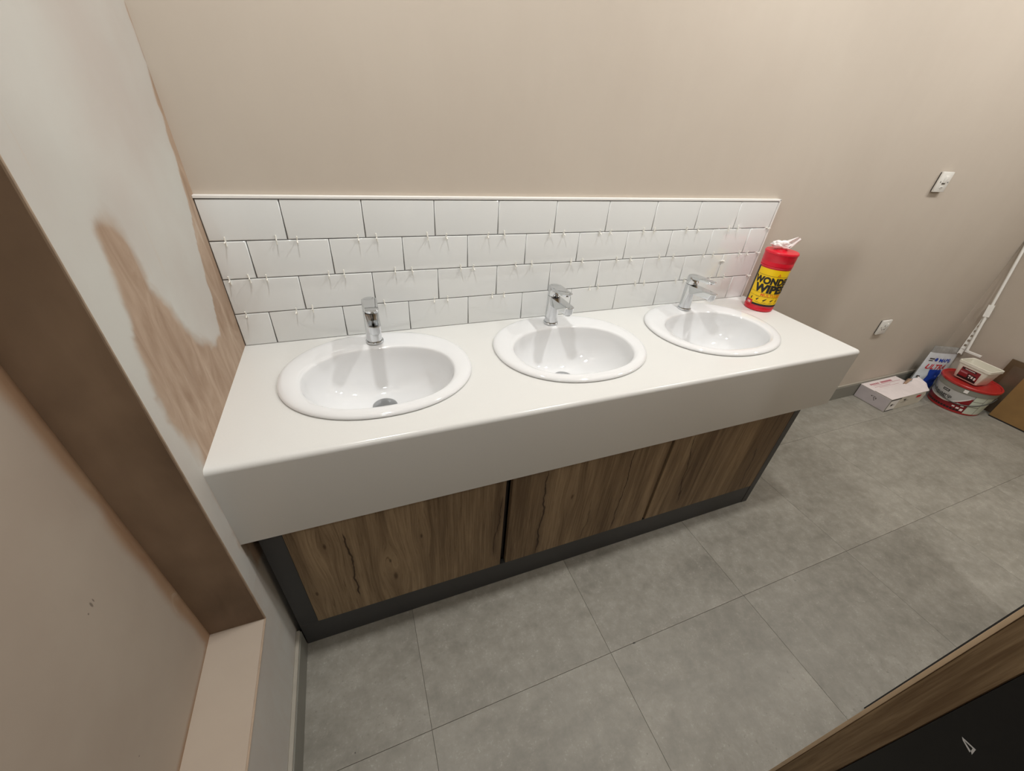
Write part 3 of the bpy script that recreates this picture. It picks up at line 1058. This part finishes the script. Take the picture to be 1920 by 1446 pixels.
# crumpled wipe pulled out of the top
def tissue():
    bm = bmesh.new()
    c = Vector((WX - 0.006, WY + 0.004, ZC + 0.250))
    # crumpled clump
    r = bmesh.ops.create_icosphere(bm, subdivisions=4, radius=1.0)
    for v in r['verts']:
        d = v.co.copy()
        n1 = mnoise.noise(d * 1.9 + Vector((3, 1, 7)))
        n2 = abs(mnoise.noise(d * 4.0 + Vector((9, 2, 4))))
        k = 1.0 + 0.35 * n1 - 0.35 * n2
        # world axes: image right is (0.57,-0.82,0)
        p = Vector((0.57, -0.82, 0)) * (d.x * 0.037 * k - 0.006) + Vector((0.82, 0.57, 0)) * (d.y * 0.020 * k) + Vector((0, 0, 1)) * (d.z * 0.018 * k + 0.016)
        if p.z < 0.0: p.z *= 0.2
        v.co = c + p
    # upright tongue, a folded sheet
    N, Mv = 12, 9
    g = []
    for j in range(Mv + 1):
        f = j / Mv
        row = []
        for i in range(N + 1):
            u = i / N - 0.5
            w = 0.030 * (1 - 0.45 * f)
            fold = 0.007 * math.sin(u * 9.0 + f * 2.0) * (1 - 0.4 * f)
            ax = Vector((0.57, -0.82, 0)) * (0.010 + 0.036 * f + u * w) + Vector((0, 0, 1)) * (0.016 + 0.036 * f + 0.012 * u * f - 0.02 * u)
            ax += Vector((0.82, 0.57, 0)) * (fold + 0.004)
            row.append(bm.verts.new(c + ax))
        g.append(row)
    for j in range(Mv):
        for i in range(N):
            bm.faces.new((g[j][i], g[j][i + 1], g[j + 1][i + 1], g[j + 1][i]))
    return bm
bm_obj('wipe', tissue(), MAT['tissue'], wp, smooth=True)
fix_parents(wp)

# ------------------------------------------------------------------ wall plates
def wall_plate(name, x0, x1, z0, z1, label, cat, kind):
    e = empty(name, ((x0 + x1) / 2, YB, (z0 + z1) / 2), label, cat)
    cx, cz = (x0 + x1) / 2, (z0 + z1) / 2
    box('back_box', (x0 + 0.004, YB - 0.006, z0 + 0.004), (x1 - 0.004, YB, z1 - 0.004), MAT['ink_grey'], e)
    box('plate', (x0, YB - 0.015, z0), (x1, YB - 0.005, z1), MAT['socket'], e, 0.0025, 2)
    for s in (-1, 1):
        lathe_y('screw', (cx + s * 0.030, YB - 0.0152, cz), 0.0035, MAT['drain'], e)
    if kind == 'spur':
        box('rocker', (cx - 0.012, YB - 0.020, cz - 0.004), (cx + 0.012, YB - 0.0145, cz + 0.026), MAT['socket'], e, 0.0015, 2)
        box('rocker_gap', (cx - 0.014, YB - 0.0156, cz - 0.009), (cx + 0.014, YB - 0.0148, cz - 0.004), MAT['ink_grey'], e)
        box('fuse_holder', (cx - 0.011, YB - 0.0165, cz - 0.028), (cx + 0.011, YB - 0.0145, cz - 0.018), MAT['socket'], e, 0.0006, 1)
        box('fuse_slot', (cx - 0.009, YB - 0.0172, cz - 0.0240), (cx + 0.009, YB - 0.0164, cz - 0.0225), MAT['ink_grey'], e)
    else:
        box('rocker', (cx + 0.010, YB - 0.020, cz + 0.000), (cx + 0.022, YB - 0.0145, cz + 0.026), MAT['socket'], e, 0.0015, 2)
        for (ax, az, w, h) in ((cx - 0.002, cz + 0.010, 0.0045, 0.008), (cx - 0.013, cz - 0.014, 0.008, 0.0045), (cx + 0.009, cz - 0.014, 0.008, 0.0045)):
            box('pin_slot', (ax - w / 2, YB - 0.0158, az - h / 2), (ax + w / 2, YB - 0.0148, az + h / 2), MAT['ink'], e)
    fix_parents(e)
    return e

def lathe_y(name, c, r, mat, parent):
    bm = bmesh.new()
    add_lathe(bm, [(r, -0.001), (r, 0.0006), (r * 0.6, 0.0012)], (0, 0, 0), 14)
    bmesh.ops.transform(bm, matrix=Matrix.Translation(c) @ Matrix.Rotation(PI / 2, 4, 'X'), verts=bm.verts)
    return bm_obj(name, bm, mat, parent)

wall_plate('fused_switch', 3.034, 3.121, 1.316, 1.404, 'square white fused switch plate high on the back wall', 'wall switch', 'spur')
wall_plate('wall_socket', 3.338, 3.428, 0.506, 0.600, 'square white wall socket low on the back wall beyond the worktop', 'wall socket', 'socket')

# ------------------------------------------------------------------ corner clutter
# white carton of tiles, torn open at the right end
bxe = empty('tile_carton', (3.75, -0.105, 0.0), 'flat white printed cardboard carton torn open, lying against the skirting', 'carton')
X0, X1, Y0, Y1, H = 3.552, 3.945, -0.206, -0.007, 0.100
box('carton_body', (X0, Y0, 0.0), (X1, Y1, H - 0.003), MAT['card_cream'], bxe, 0.002, 1)
box('carton_end', (X0 - 0.0012, Y0 + 0.002, 0.003), (X0, Y1 - 0.002, H - 0.004), MAT['card_lilac'], bxe)
YM = -0.098
box('lid_flap', (X0, YM + 0.0008, H - 0.003), (X1 - 0.004, Y1 + 0.001, H), MAT['card_white'], bxe, 0.0008, 1)
# front lid flap with a ragged, lifted end
def lidflap(zoff):
    vs, fs = [], []
    n = 24
    for i in range(n + 1):
        f = i / n
        x = X0 + (X1 + 0.075 - X0) * f
        lift = max(0, f - 0.68) ** 1.5 * 0.16
        rag = 0.008 * math.sin(i * 2.1) * (1 if f > 0.75 else 0)
        vs += [(x, YM - 0.0008 + (0.018 * max(0, f - 0.75) * 4 * 0.5) + rag, H + lift * 1.2 + zoff), (x, (YM + Y0) / 2, H + lift * 0.55 + zoff), (x, Y0 - 0.001 + max(0, f - 0.9) * 0.35, H - 0.0005 + zoff - max(0, f - 0.8) * 0.03)]
    for i in range(n):
        a = i * 3
        fs += [(a, a + 3, a + 4, a + 1), (a + 1, a + 4, a + 5, a + 2)]
    return vs, fs
vs, fs = lidflap(0.0)
o = mesh_obj('lid_flap', vs, fs, MAT['card_white'], bxe)
md = o.modifiers.new('solid', 'SOLIDIFY')
md.thickness = 0.003
# torn curled strip and ragged end
vs, fs = [], []
n = 16
for i in range(n + 1):
    f = i / n
    x = X1 - 0.075 + 0.115 * f
    y = YM + 0.004 + 0.03 * f
    z = H + 0.001 + 0.014 * math.sin(PI * f) + 0.006 * f
    vs += [(x, y, z), (x + 0.01, y - 0.012 - 0.008 * math.sin(PI * f), z + 0.010 * math.sin(PI * f))]
for i in range(n):
    a = i * 2
    fs.append((a, a + 2, a + 3, a + 1))
o = mesh_obj('torn_strip', vs, fs, MAT['card_raw'], bxe, smooth=True)
o.modifiers.new('solid', 'SOLIDIFY').thickness = 0.002
vs, fs = [], []
for i in range(15):
    f = i / 14
    x = X1 - 0.01 + 0.085 * f
    vs += [(x, Y0 - 0.001 + 0.02 * f + 0.004 * math.sin(i * 1.9), 0.012 + 0.03 * f + 0.010 * math.sin(i * 2.7)), (x, Y0 + 0.001 + 0.03 * f + 0.004 * math.sin(i * 1.3), H - 0.006 - 0.014 * f + 0.004 * math.sin(i * 2.2))]
for i in range(14):
    a = i * 2
    fs.append((a, a + 2, a + 3, a + 1))
o = mesh_obj('torn_side', vs, fs, MAT['card_cream'], bxe)
o.modifiers.new('solid', 'SOLIDIFY').thickness = 0.003
ftop = lambda u, v: Vector((X0 + u, Y1 + v, H + 0.0006))
marks('red_print', [(0.050 + 0.020 * k, 0.066 + 0.020 * k, -0.036, -0.022) for k in range(5)] + [(0.165, 0.29, -0.036, -0.020), (0.06, 0.36, -0.046, -0.043)], ftop, MAT['ink_pink'], bxe)
marks('fine_print', [(0.05, 0.22, -0.062, -0.059), (0.08, 0.30, -0.073, -0.071), (0.02, 0.385, -0.0905, -0.0895)], ftop, MAT['ink_pink'], bxe)
ftop2 = lambda u, v: Vector((X0 + u, Y1 + v, H + 0.0010))
marks('icon_print', [(0.075 + 0.038 * k, 0.095 + 0.038 * k, -0.124, -0.112) for k in range(5)] + [(0.08 + 0.038 * k, 0.10 + 0.038 * k, -0.142, -0.130) for k in range(5)] + [(0.07, 0.25, -0.165, -0.160), (0.09, 0.24, -0.176, -0.172)], ftop2, MAT['ink_pink'], bxe)
ffr = lambda u, v: Vector((X0 + u, Y0 - 0.0006, v))
patch('end_label', 0.006, 0.100, 0.006, 0.090, ffr, MAT['ink_white'], bxe, 1, 1)
ffr2 = lambda u, v: Vector((X0 + u, Y0 - 0.0010, v))
marks('tape_edge', [(0.000, 0.115, 0.088, 0.097), (0.0, 0.006, 0.004, 0.097), (0.0, 0.100, 0.001, 0.008)], ffr2, MAT['ink'], bxe)
marks('bar_code', [(0.030, 0.055, 0.040, 0.058), (0.066, 0.072, 0.042, 0.050)], ffr2, MAT['ink_grey'], bxe)
marks('side_print', [(0.13, 0.19, 0.052, 0.054), (0.155, 0.180, 0.066, 0.078), (0.17, 0.215, 0.060, 0.063)], ffr2, MAT['ink_grey'], bxe)
marks('side_print', [(0.30, 0.35, 0.062, 0.082)], ffr2, MAT['ink_red'], bxe)
fl = lambda u, v: Vector((X0 - 0.0018, Y1 - u, v))
marks('end_print', [(0.088, 0.096, 0.060, 0.066), (0.100, 0.118, 0.064, 0.067), (0.106, 0.112, 0.050, 0.058), (0.118, 0.124, 0.052, 0.062), (0.112, 0.118, 0.040, 0.046)], fl, MAT['ink_grey'], bxe)
fix_parents(bxe)

# round adhesive bucket
KX, KY = 4.188, -0.292
bk = empty('adhesive_bucket', (KX, KY, 0.0), 'round tile adhesive bucket with red lid, grey and red printed sides', 'bucket')
def brad(z): return 0.137 + 0.010 * z / 0.15
lathe('bucket_body', [(0.128, 0.0), (0.1355, 0.003), (brad(0.01), 0.01), (brad(0.15), 0.152)], (KX, KY, 0.0), MAT['bucket_grey'], bk, 64)
lathe('collar', [(0.148, 0.150), (0.152, 0.152), (0.154, 0.185), (0.150, 0.188)], (KX, KY, 0.0), MAT['collar'], bk, 64)
lathe('lid', [(0.153, 0.186), (0.1575, 0.188), (0.158, 0.200), (0.154, 0.204), (0.147, 0.203), (0.144, 0.196), (0.138, 0.194), (0.0005, 0.195)], (KX, KY, 0.0), MAT['lid_red'], bk, 64)
BA0 = math.atan2(CAM.y - KY, CAM.x - KX)
def bcyl(lift):
    return lambda u, v: Vector((KX + (brad(v) + lift) * math.cos(BA0 + u), KY + (brad(v) + lift) * math.sin(BA0 + u), v))
def region(name, fn_lo, fn_hi, u0, u1, mat, lift, n=30):
    vs, fs = [], []
    for i in range(n + 1):
        u = u0 + (u1 - u0) * i / n
        a, b = fn_lo(u), max(fn_lo(u), fn_hi(u))
        for k in range(5):
            vs.append(bcyl(lift)(u, a + (b - a) * k / 4))
    for i in range(n):
        for k in range(4):
            a = i * 5 + k
            fs.append((a, a + 5, a + 6, a + 1))
    return mesh_obj(name, vs, fs, mat, bk, smooth=True)
sw = lambda u: 0.056 + 0.10 * max(0, (u + 0.35)) ** 1.7 + 0.012 * max(0, -u - 0.6)
region('label_red', lambda u: 0.006, lambda u: min(0.150, sw(u)), -1.5, 0.50, MAT['label_red'], 0.0006)
region('label_swoosh', lambda u: min(0.150, sw(u)), lambda u: min(0.150, sw(u) + 0.010), -1.5, 0.42, MAT['ink_white'], 0.0007)
region('base_band', lambda u: 0.003, lambda u: 0.012, -1.6, 1.6, MAT['lid_red'], 0.0010)
region('label_panel', lambda u: 0.012, lambda u: 0.150, 0.50, 1.5, MAT['label_pale'], 0.0007)
marks('panel_lines', [(0.50, 0.515, 0.012, 0.15), (0.93, 0.945, 0.012, 0.15), (0.50, 0.94, 0.068, 0.071), (0.50, 0.94, 0.112, 0.115)], bcyl(0.0010), MAT['ink_grey'], bk)
marks('dark_band', [(-1.2 + 0.12 * k, -1.11 + 0.12 * k, 0.018, 0.030) for k in range(13)], bcyl(0.0010), MAT['ink'], bk)
marks('pictograms', [(0.10, 0.22, 0.064, 0.074), (0.28, 0.40, 0.056, 0.064), (0.02, 0.12, 0.040, 0.050), (0.18, 0.29, 0.034, 0.046), (0.34, 0.45, 0.024, 0.042)], bcyl(0.0010), MAT['ink_white'], bk)
text_on('lettering', 'Aquagrip', 0.034, lambda x, y: bcyl(0.0014)(x / 0.143 - 0.60, 0.098 + y), MAT['ink'], bk, 0.01)
marks('brand_block', [(-0.66, -0.38, 0.122, 0.138)], bcyl(0.0010), MAT['ink'], bk)
marks('brand_block_text', [(-0.62, -0.57, 0.127, 0.133), (-0.55, -0.51, 0.127, 0.133), (-0.49, -0.42, 0.127, 0.133)], bcyl(0.0013), MAT['bucket_grey'], bk)
marks('strap_line', [(-0.85, -0.35, 0.078, 0.081)], bcyl(0.0010), MAT['ink_grey'], bk)
tag_pts = lambda u, v: Vector((KX + 0.1552 * math.cos(BA0 + u), KY + 0.1552 * math.sin(BA0 + u), v))
patch('collar_tag', 0.02, 0.16, 0.158, 0.180, tag_pts, MAT['ink_white'], bk, 4, 1)
hp = []
for k in range(25):
    f = k / 24
    a = BA0 - 1.55 + 3.1 * f
    z = 0.145 - 0.075 * math.sin(PI * f)
    hp.append((KX + (brad(z) + 0.008) * math.cos(a), KY + (brad(z) + 0.008) * math.sin(a), z))
tube('handle', hp, 0.0035, MAT['handle_wire'], bk, 8)
fix_parents(bk)

# small translucent tub standing on the bucket lid
tb = empty('small_tub', (4.19, -0.275, 0.2042), 'small white rectangular plastic tub with red label standing on the red lid', 'tub')
def rrect(cx, cy, hx, hy, r, rot, n=5):
    out = []
    for qx, qy, a0 in ((1, 1, 0), (-1, 1, PI / 2), (-1, -1, PI), (1, -1, 1.5 * PI)):
        for k in range(n + 1):
            a = a0 + PI / 2 * k / n
            x = qx * (hx - r) + r * math.cos(a)
            y = qy * (hy - r) + r * math.sin(a)
            out.append((cx + x * math.cos(rot) - y * math.sin(rot), cy + x * math.sin(rot) + y * math.cos(rot)))
    return out
TC = (4.174, -0.282)
TR = math.radians(-8)
def tubshape():
    bm = bmesh.new()
    rings = []
    prof = [(0.056, 0.068, 0.2042), (0.058, 0.070, 0.207), (0.066, 0.085, 0.302), (0.066, 0.085, 0.304), (0.070, 0.090, 0.305), (0.070, 0.090, 0.322), (0.067, 0.087, 0.323),
            (0.064, 0.084, 0.321), (0.063, 0.083, 0.302), (0.056, 0.068, 0.210)]
    for hx, hy, z in prof:
        rings.append([bm.verts.new((x, y, z)) for x, y in rrect(TC[0], TC[1], hx, hy, 0.016, TR)])
    m = len(rings[0])
    for a, b in zip(rings, rings[1:]):
        for k in range(m):
            bm.faces.new((a[k], a[(k + 1) % m], b[(k + 1) % m], b[k]))
    bm.faces.new(rings[0][::-1])
    bm.faces.new(rings[-1])
    return bm
bm_obj('tub_body', tubshape(), MAT['tub'], tb, smooth=0.6)
def tubface(u, v, lift=0.0006):
    # face looking at -x: u runs to the picture right (towards -y), v upwards
    f = (v - 0.207) / 0.095
    hx = 0.058 + 0.008 * f + lift
    x, y = -hx, -u
    return Vector((TC[0] + x * math.cos(TR) - y * math.sin(TR), TC[1] + x * math.sin(TR) + y * math.cos(TR), v))
patch('label', -0.050, 0.056, 0.212, 0.288, tubface, MAT['label_red'], tb, 2, 2)
tf2 = lambda u, v: tubface(u, v, 0.0010)
marks('label_print', [(-0.046, 0.034, 0.274, 0.284), (-0.050, 0.056, 0.212, 0.226), (0.000, 0.044, 0.226, 0.256)], tf2, MAT['ink'], tb)
tf3 = lambda u, v: tubface(u, v, 0.0014)
marks('label_print', [(-0.030, 0.026, 0.277, 0.281), (0.006, 0.018, 0.244, 0.252), (0.022, 0.032, 0.234, 0.250), (0.038, 0.048, 0.230, 0.248), (0.010, 0.016, 0.230, 0.238)], tf3, MAT['ink_white'], tb)
marks('label_print', [(-0.046, -0.006, 0.250, 0.260)], tf3, MAT['ink_pink'], tb)
fix_parents(tb)

# bag of tile grout leaning in the corner
bg = empty('grout_bag', (4.22, -0.07, 0.0), 'crinkled white plastic bag with blue and red print behind the bucket', 'bag')
P00, P10 = Vector((4.072, -0.050, 0.0)), Vector((4.345, -0.100, 0.0))
def bagpt(u, v, side):
    base = P00.lerp(P10, u)
    hgt = 0.352 - 0.030 * u
    z = hgt * v
    prof = (math.sin(PI * min(1, max(0, u))) ** 0.45) * (min(1, max(0.0, 1 - v ** 2.2)) ** 0.6)
    th = 0.040 * prof * (0.8 + 0.2 * math.sin(3 * v + 1))
    w = 0.008 * mnoise.noise(Vector((u * 7, v * 8, side * 3.0)))
    n = Vector((-0.19, -0.98, 0))
    back = Vector((0.05, 0.16, 0)) * 0.0
    return base + Vector((0, 0, z)) + n * (side * (th + w * prof)) + Vector((0.012 * v, 0.010 * v, 0)) + back
def bagpart(name, v0, v1, mat, side, u0=0.0, u1=1.0, lift=0.0, n=16, parent=bg):
    return patch(name, u0, u1, v0, v1, lambda u, v: bagpt(u, v, side) + Vector((-0.19, -0.98, 0)) * lift * side, mat, parent, n, n)
bagpart('bag_front', 0.0, 0.86, MAT['bag_white'], 1)
bagpart('bag_back', 0.0, 0.86, MAT['bag_white'], -1)
bagpart('bag_seal', 0.86, 1.0, MAT['bag_clear'], 1, 0, 1, 0.0006)
bagpart('bag_seal', 0.86, 1.0, MAT['bag_clear'], -1, 0, 1, 0.0006)
bagpart('blue_band', 0.02, 0.50, MAT['ink_blue'], 1, 0.24, 0.62, 0.0012)
bf = lambda x, y, cu, cv, lift=0.0020: bagpt(cu + x / 0.25, cv + y / 0.34, 1) + Vector((-0.19, -0.98, 0)) * lift
text_on('lettering', 'ULTRA', 0.050, lambda x, y: bf(x, y, 0.36, 0.565), MAT['ink_red'], bg, 0.02, 0.35)
text_on('lettering', 'MAPEI', 0.036, lambda x, y: bf(x, y, 0.56, 0.71), MAT['ink_blue'], bg, 0.025, 0.1)
mesh_obj('emblem', [bf(0.013 * math.cos(2 * PI * k / 16), 0.013 * math.sin(2 * PI * k / 16), 0.27, 0.72) for k in range(16)], [tuple(range(16))], MAT['ink_blue'], bg)
marks('small_print', [(-0.006, 0.028, 0.0, 0.008), (-0.006, 0.022, -0.014, -0.008)], lambda x, y: bf(x, y, 0.09, 0.72), MAT['ink_grey'], bg)
marks('small_print', [(0.0, 0.016, 0, 0.014), (0.0, 0.014, -0.024, -0.012)], lambda x, y: bf(x, y, 0.02, 0.30), MAT['ink_grey'], bg)
fix_parents(bg)

# white plastic trims propped up in the corner
def cam_ray(u, v):
    d = Vector(((u - 960) / 741.6, (v - 723) / 741.6, 1.0))
    return Vector(R0) * d.x + Vector(R1) * d.y + Vector(R2) * d.z
def at_x(u, v, x):
    d = cam_ray(u, v)
    return CAM + d * ((x - CAM.x) / d.x)
pr_ = empty('plastic_trim', (4.33, -0.13, 0.315), 'long thin white plastic trim leaning in the corner, foot on the bag', 'trim')
A = Vector((4.318, -0.128, 0.329))
B = Vector((4.362, -0.002, 1.075))
def lbar(name, a, b, w, t, mat, parent, side):
    a, b = Vector(a), Vector(b)
    d = (b - a).normalized()
    s = (side - d * side.dot(d)).normalized()
    n = d.cross(s)
    bm = bmesh.new()
    vs = [bm.verts.new(p + s * (w * i) + n * (t * j)) for p in (a, b) for i, j in ((-1, -1), (1, -1), (1, 1), (-1, 1))]
    bmesh.ops.convex_hull(bm, input=vs)
    return bm_obj(name, bm, mat, parent)
SD = Vector((0.25, -0.97, 0))
tube('shaft', [A, A.lerp(B, 0.5), B], 0.0085, MAT['white_plastic'], pr_, 10)
lbar('foot', A + Vector((0.0, 0.006, -0.004)), A + Vector((0.012, -0.080, -0.008)), 0.006, 0.008, MAT['white_plastic'], pr_, Vector((0, 0, 1)))
lbar('sleeve', A.lerp(B, 0.32), A.lerp(B, 0.425), 0.0150, 0.010, MAT['white_plastic'], pr_, SD)
fix_parents(pr_)
ps = empty('perforated_trim', (4.32, -0.09, 0.30), 'white perforated plastic trim strip propped beside the longer trim in the corner', 'trim')
A2 = Vector((4.318, -0.106, 0.288))
B2 = Vector((4.347, -0.082, 0.600))
d2 = (B2 - A2).normalized()
s2 = (SD - d2 * SD.dot(d2)).normalized()
lbar('edge_rail', A2 - s2 * 0.0095, B2 - s2 * 0.0095, 0.0022, 0.0015, MAT['white_plastic'], ps, SD)
lbar('edge_rail', A2 + s2 * 0.0095, B2 + s2 * 0.0095, 0.0022, 0.0015, MAT['white_plastic'], ps, SD)
for k in range(9):
    f0 = k / 9 + 0.02
    f1 = f0 + (0.10 if k == 0 else 0.062)
    lbar('bridge', A2.lerp(B2, f0), A2.lerp(B2, min(1, f1)), 0.0085, 0.0014, MAT['white_plastic'], ps, SD)
fix_parents(ps)

# boards against the right wall
bd = empty('wrapped_board', (4.35, -0.42, 0.0), 'brown board wrapped in clear plastic leaning on the right wall behind the bucket', 'board')
def lean_board(name, y0, y1, h, xb, xt, th, mat, parent, top_slope=0.0, bev=0.002):
    bm = bmesh.new()
    vs = []
    for x_off in (0, th):
        for (y, z, x) in ((y0, 0, xb), (y1, 0, xb), (y1, h - top_slope, xt), (y0, h, xt)):
            vs.append(bm.verts.new((x + x_off, y, z)))
    bmesh.ops.convex_hull(bm, input=vs)
    return bm_obj(name, bm, mat, parent)
lean_board('board', -0.335, -0.95, 0.374, 4.3455, 4.3500, 0.010, MAT['wrap_brown'], bd)
vs, fs = [], []
for i in range(15):
    for j in range(11):
        y = -0.365 - 0.30 * i / 14
        z = 0.01 + 0.33 * j / 10
        vs.append((4.3440 + 0.0045 * z / 0.374 - 0.001 - 0.006 * abs(mnoise.noise(Vector((y * 22, z * 17, 2.0)))), y, z))
for i in range(14):
    for j in range(10):
        a = i * 11 + j
        fs.append((a, a + 11, a + 12, a + 1))
t_ = NT('clear_film')
MAT['film'] = t_.set(lin((170, 160, 150)), 0.12, spec=0.6, alpha=0.10)
mesh_obj('plastic_wrap', vs, fs, MAT['film'], bd, smooth=True)
fix_parents(bd)
cbx = empty('cardboard_sheet', (4.31, -0.7, 0.0), 'tan cardboard sheet standing at the right edge in front of the wrapped board', 'cardboard')
lean_board('sheet', -0.452, -1.05, 0.31, 4.285, 4.302, 0.006, MAT['tan'], cbx)
bm = bmesh.new()
vs_ = [bm.verts.new(p) for p in ((4.2835, -0.4525, 0.0), (4.2925, -0.4525, 0.0), (4.2835, -1.05, 0.0), (4.2925, -1.05, 0.0), (4.2840, -0.4525, 0.008), (4.2928, -0.4525, 0.008), (4.2840, -1.05, 0.008), (4.2928, -1.05, 0.008))]
bmesh.ops.convex_hull(bm, input=vs_)
bm_obj('bottom_edge', bm, MAT['ink'], cbx)
fix_parents(cbx)

# ------------------------------------------------------------------ cubicle front beside the camera
cp = empty('cubicle_partition', (1.35, -1.28, 0.0), 'oak-effect cubicle panel edge with black side, bottom right corner', 'partition')
box('pilaster', (1.032, -1.3020, 0.0), (1.672, -1.2640, 2.05), MAT['oak_edge'], cp, 0.0012, 1)
box('door_edge', (1.673, -1.2950, 0.0), (1.679, -1.2560, 2.05), MAT['graphite'], cp)
box('front_panel', (1.680, -1.2950, 0.0), (2.55, -1.2565, 2.05), MAT['oak_edge'], cp, 0.0012, 1)
box('lit_edge_strip', (1.0310, -1.2640, 0.0), (1.040, -1.2588, 2.05), MAT['oak_lit'], cp, 0.001, 2)  # added pale strip, stands in for light grazing the pilaster's front face
sp_ = box('side_panel', (1.030, -2.70, 0.0), (1.046, -1.3025, 2.05), MAT['black'], cp)
# small pale emblem on the black side
EC = Vector((1.0294, -1.3330, 0.836))
def em(u, v): return EC + Vector((0, -u * 1.25, v * 1.25))
ev = [(-0.0065, 0.0035), (0.0050, 0.0045), (0.0070, -0.0050), (-0.0035, 0.0018), (0.0034, 0.0025), (0.0045, -0.0020), (-0.0040, 0.0005), (0.0050, -0.0048)]
mesh_obj('emblem', [em(a, b) for a, b in ev], [(0, 1, 4, 3), (1, 2, 5, 4), (0, 3, 6), (6, 3, 5, 7)], MAT['emblem'], sp_)
fix_parents(cp)
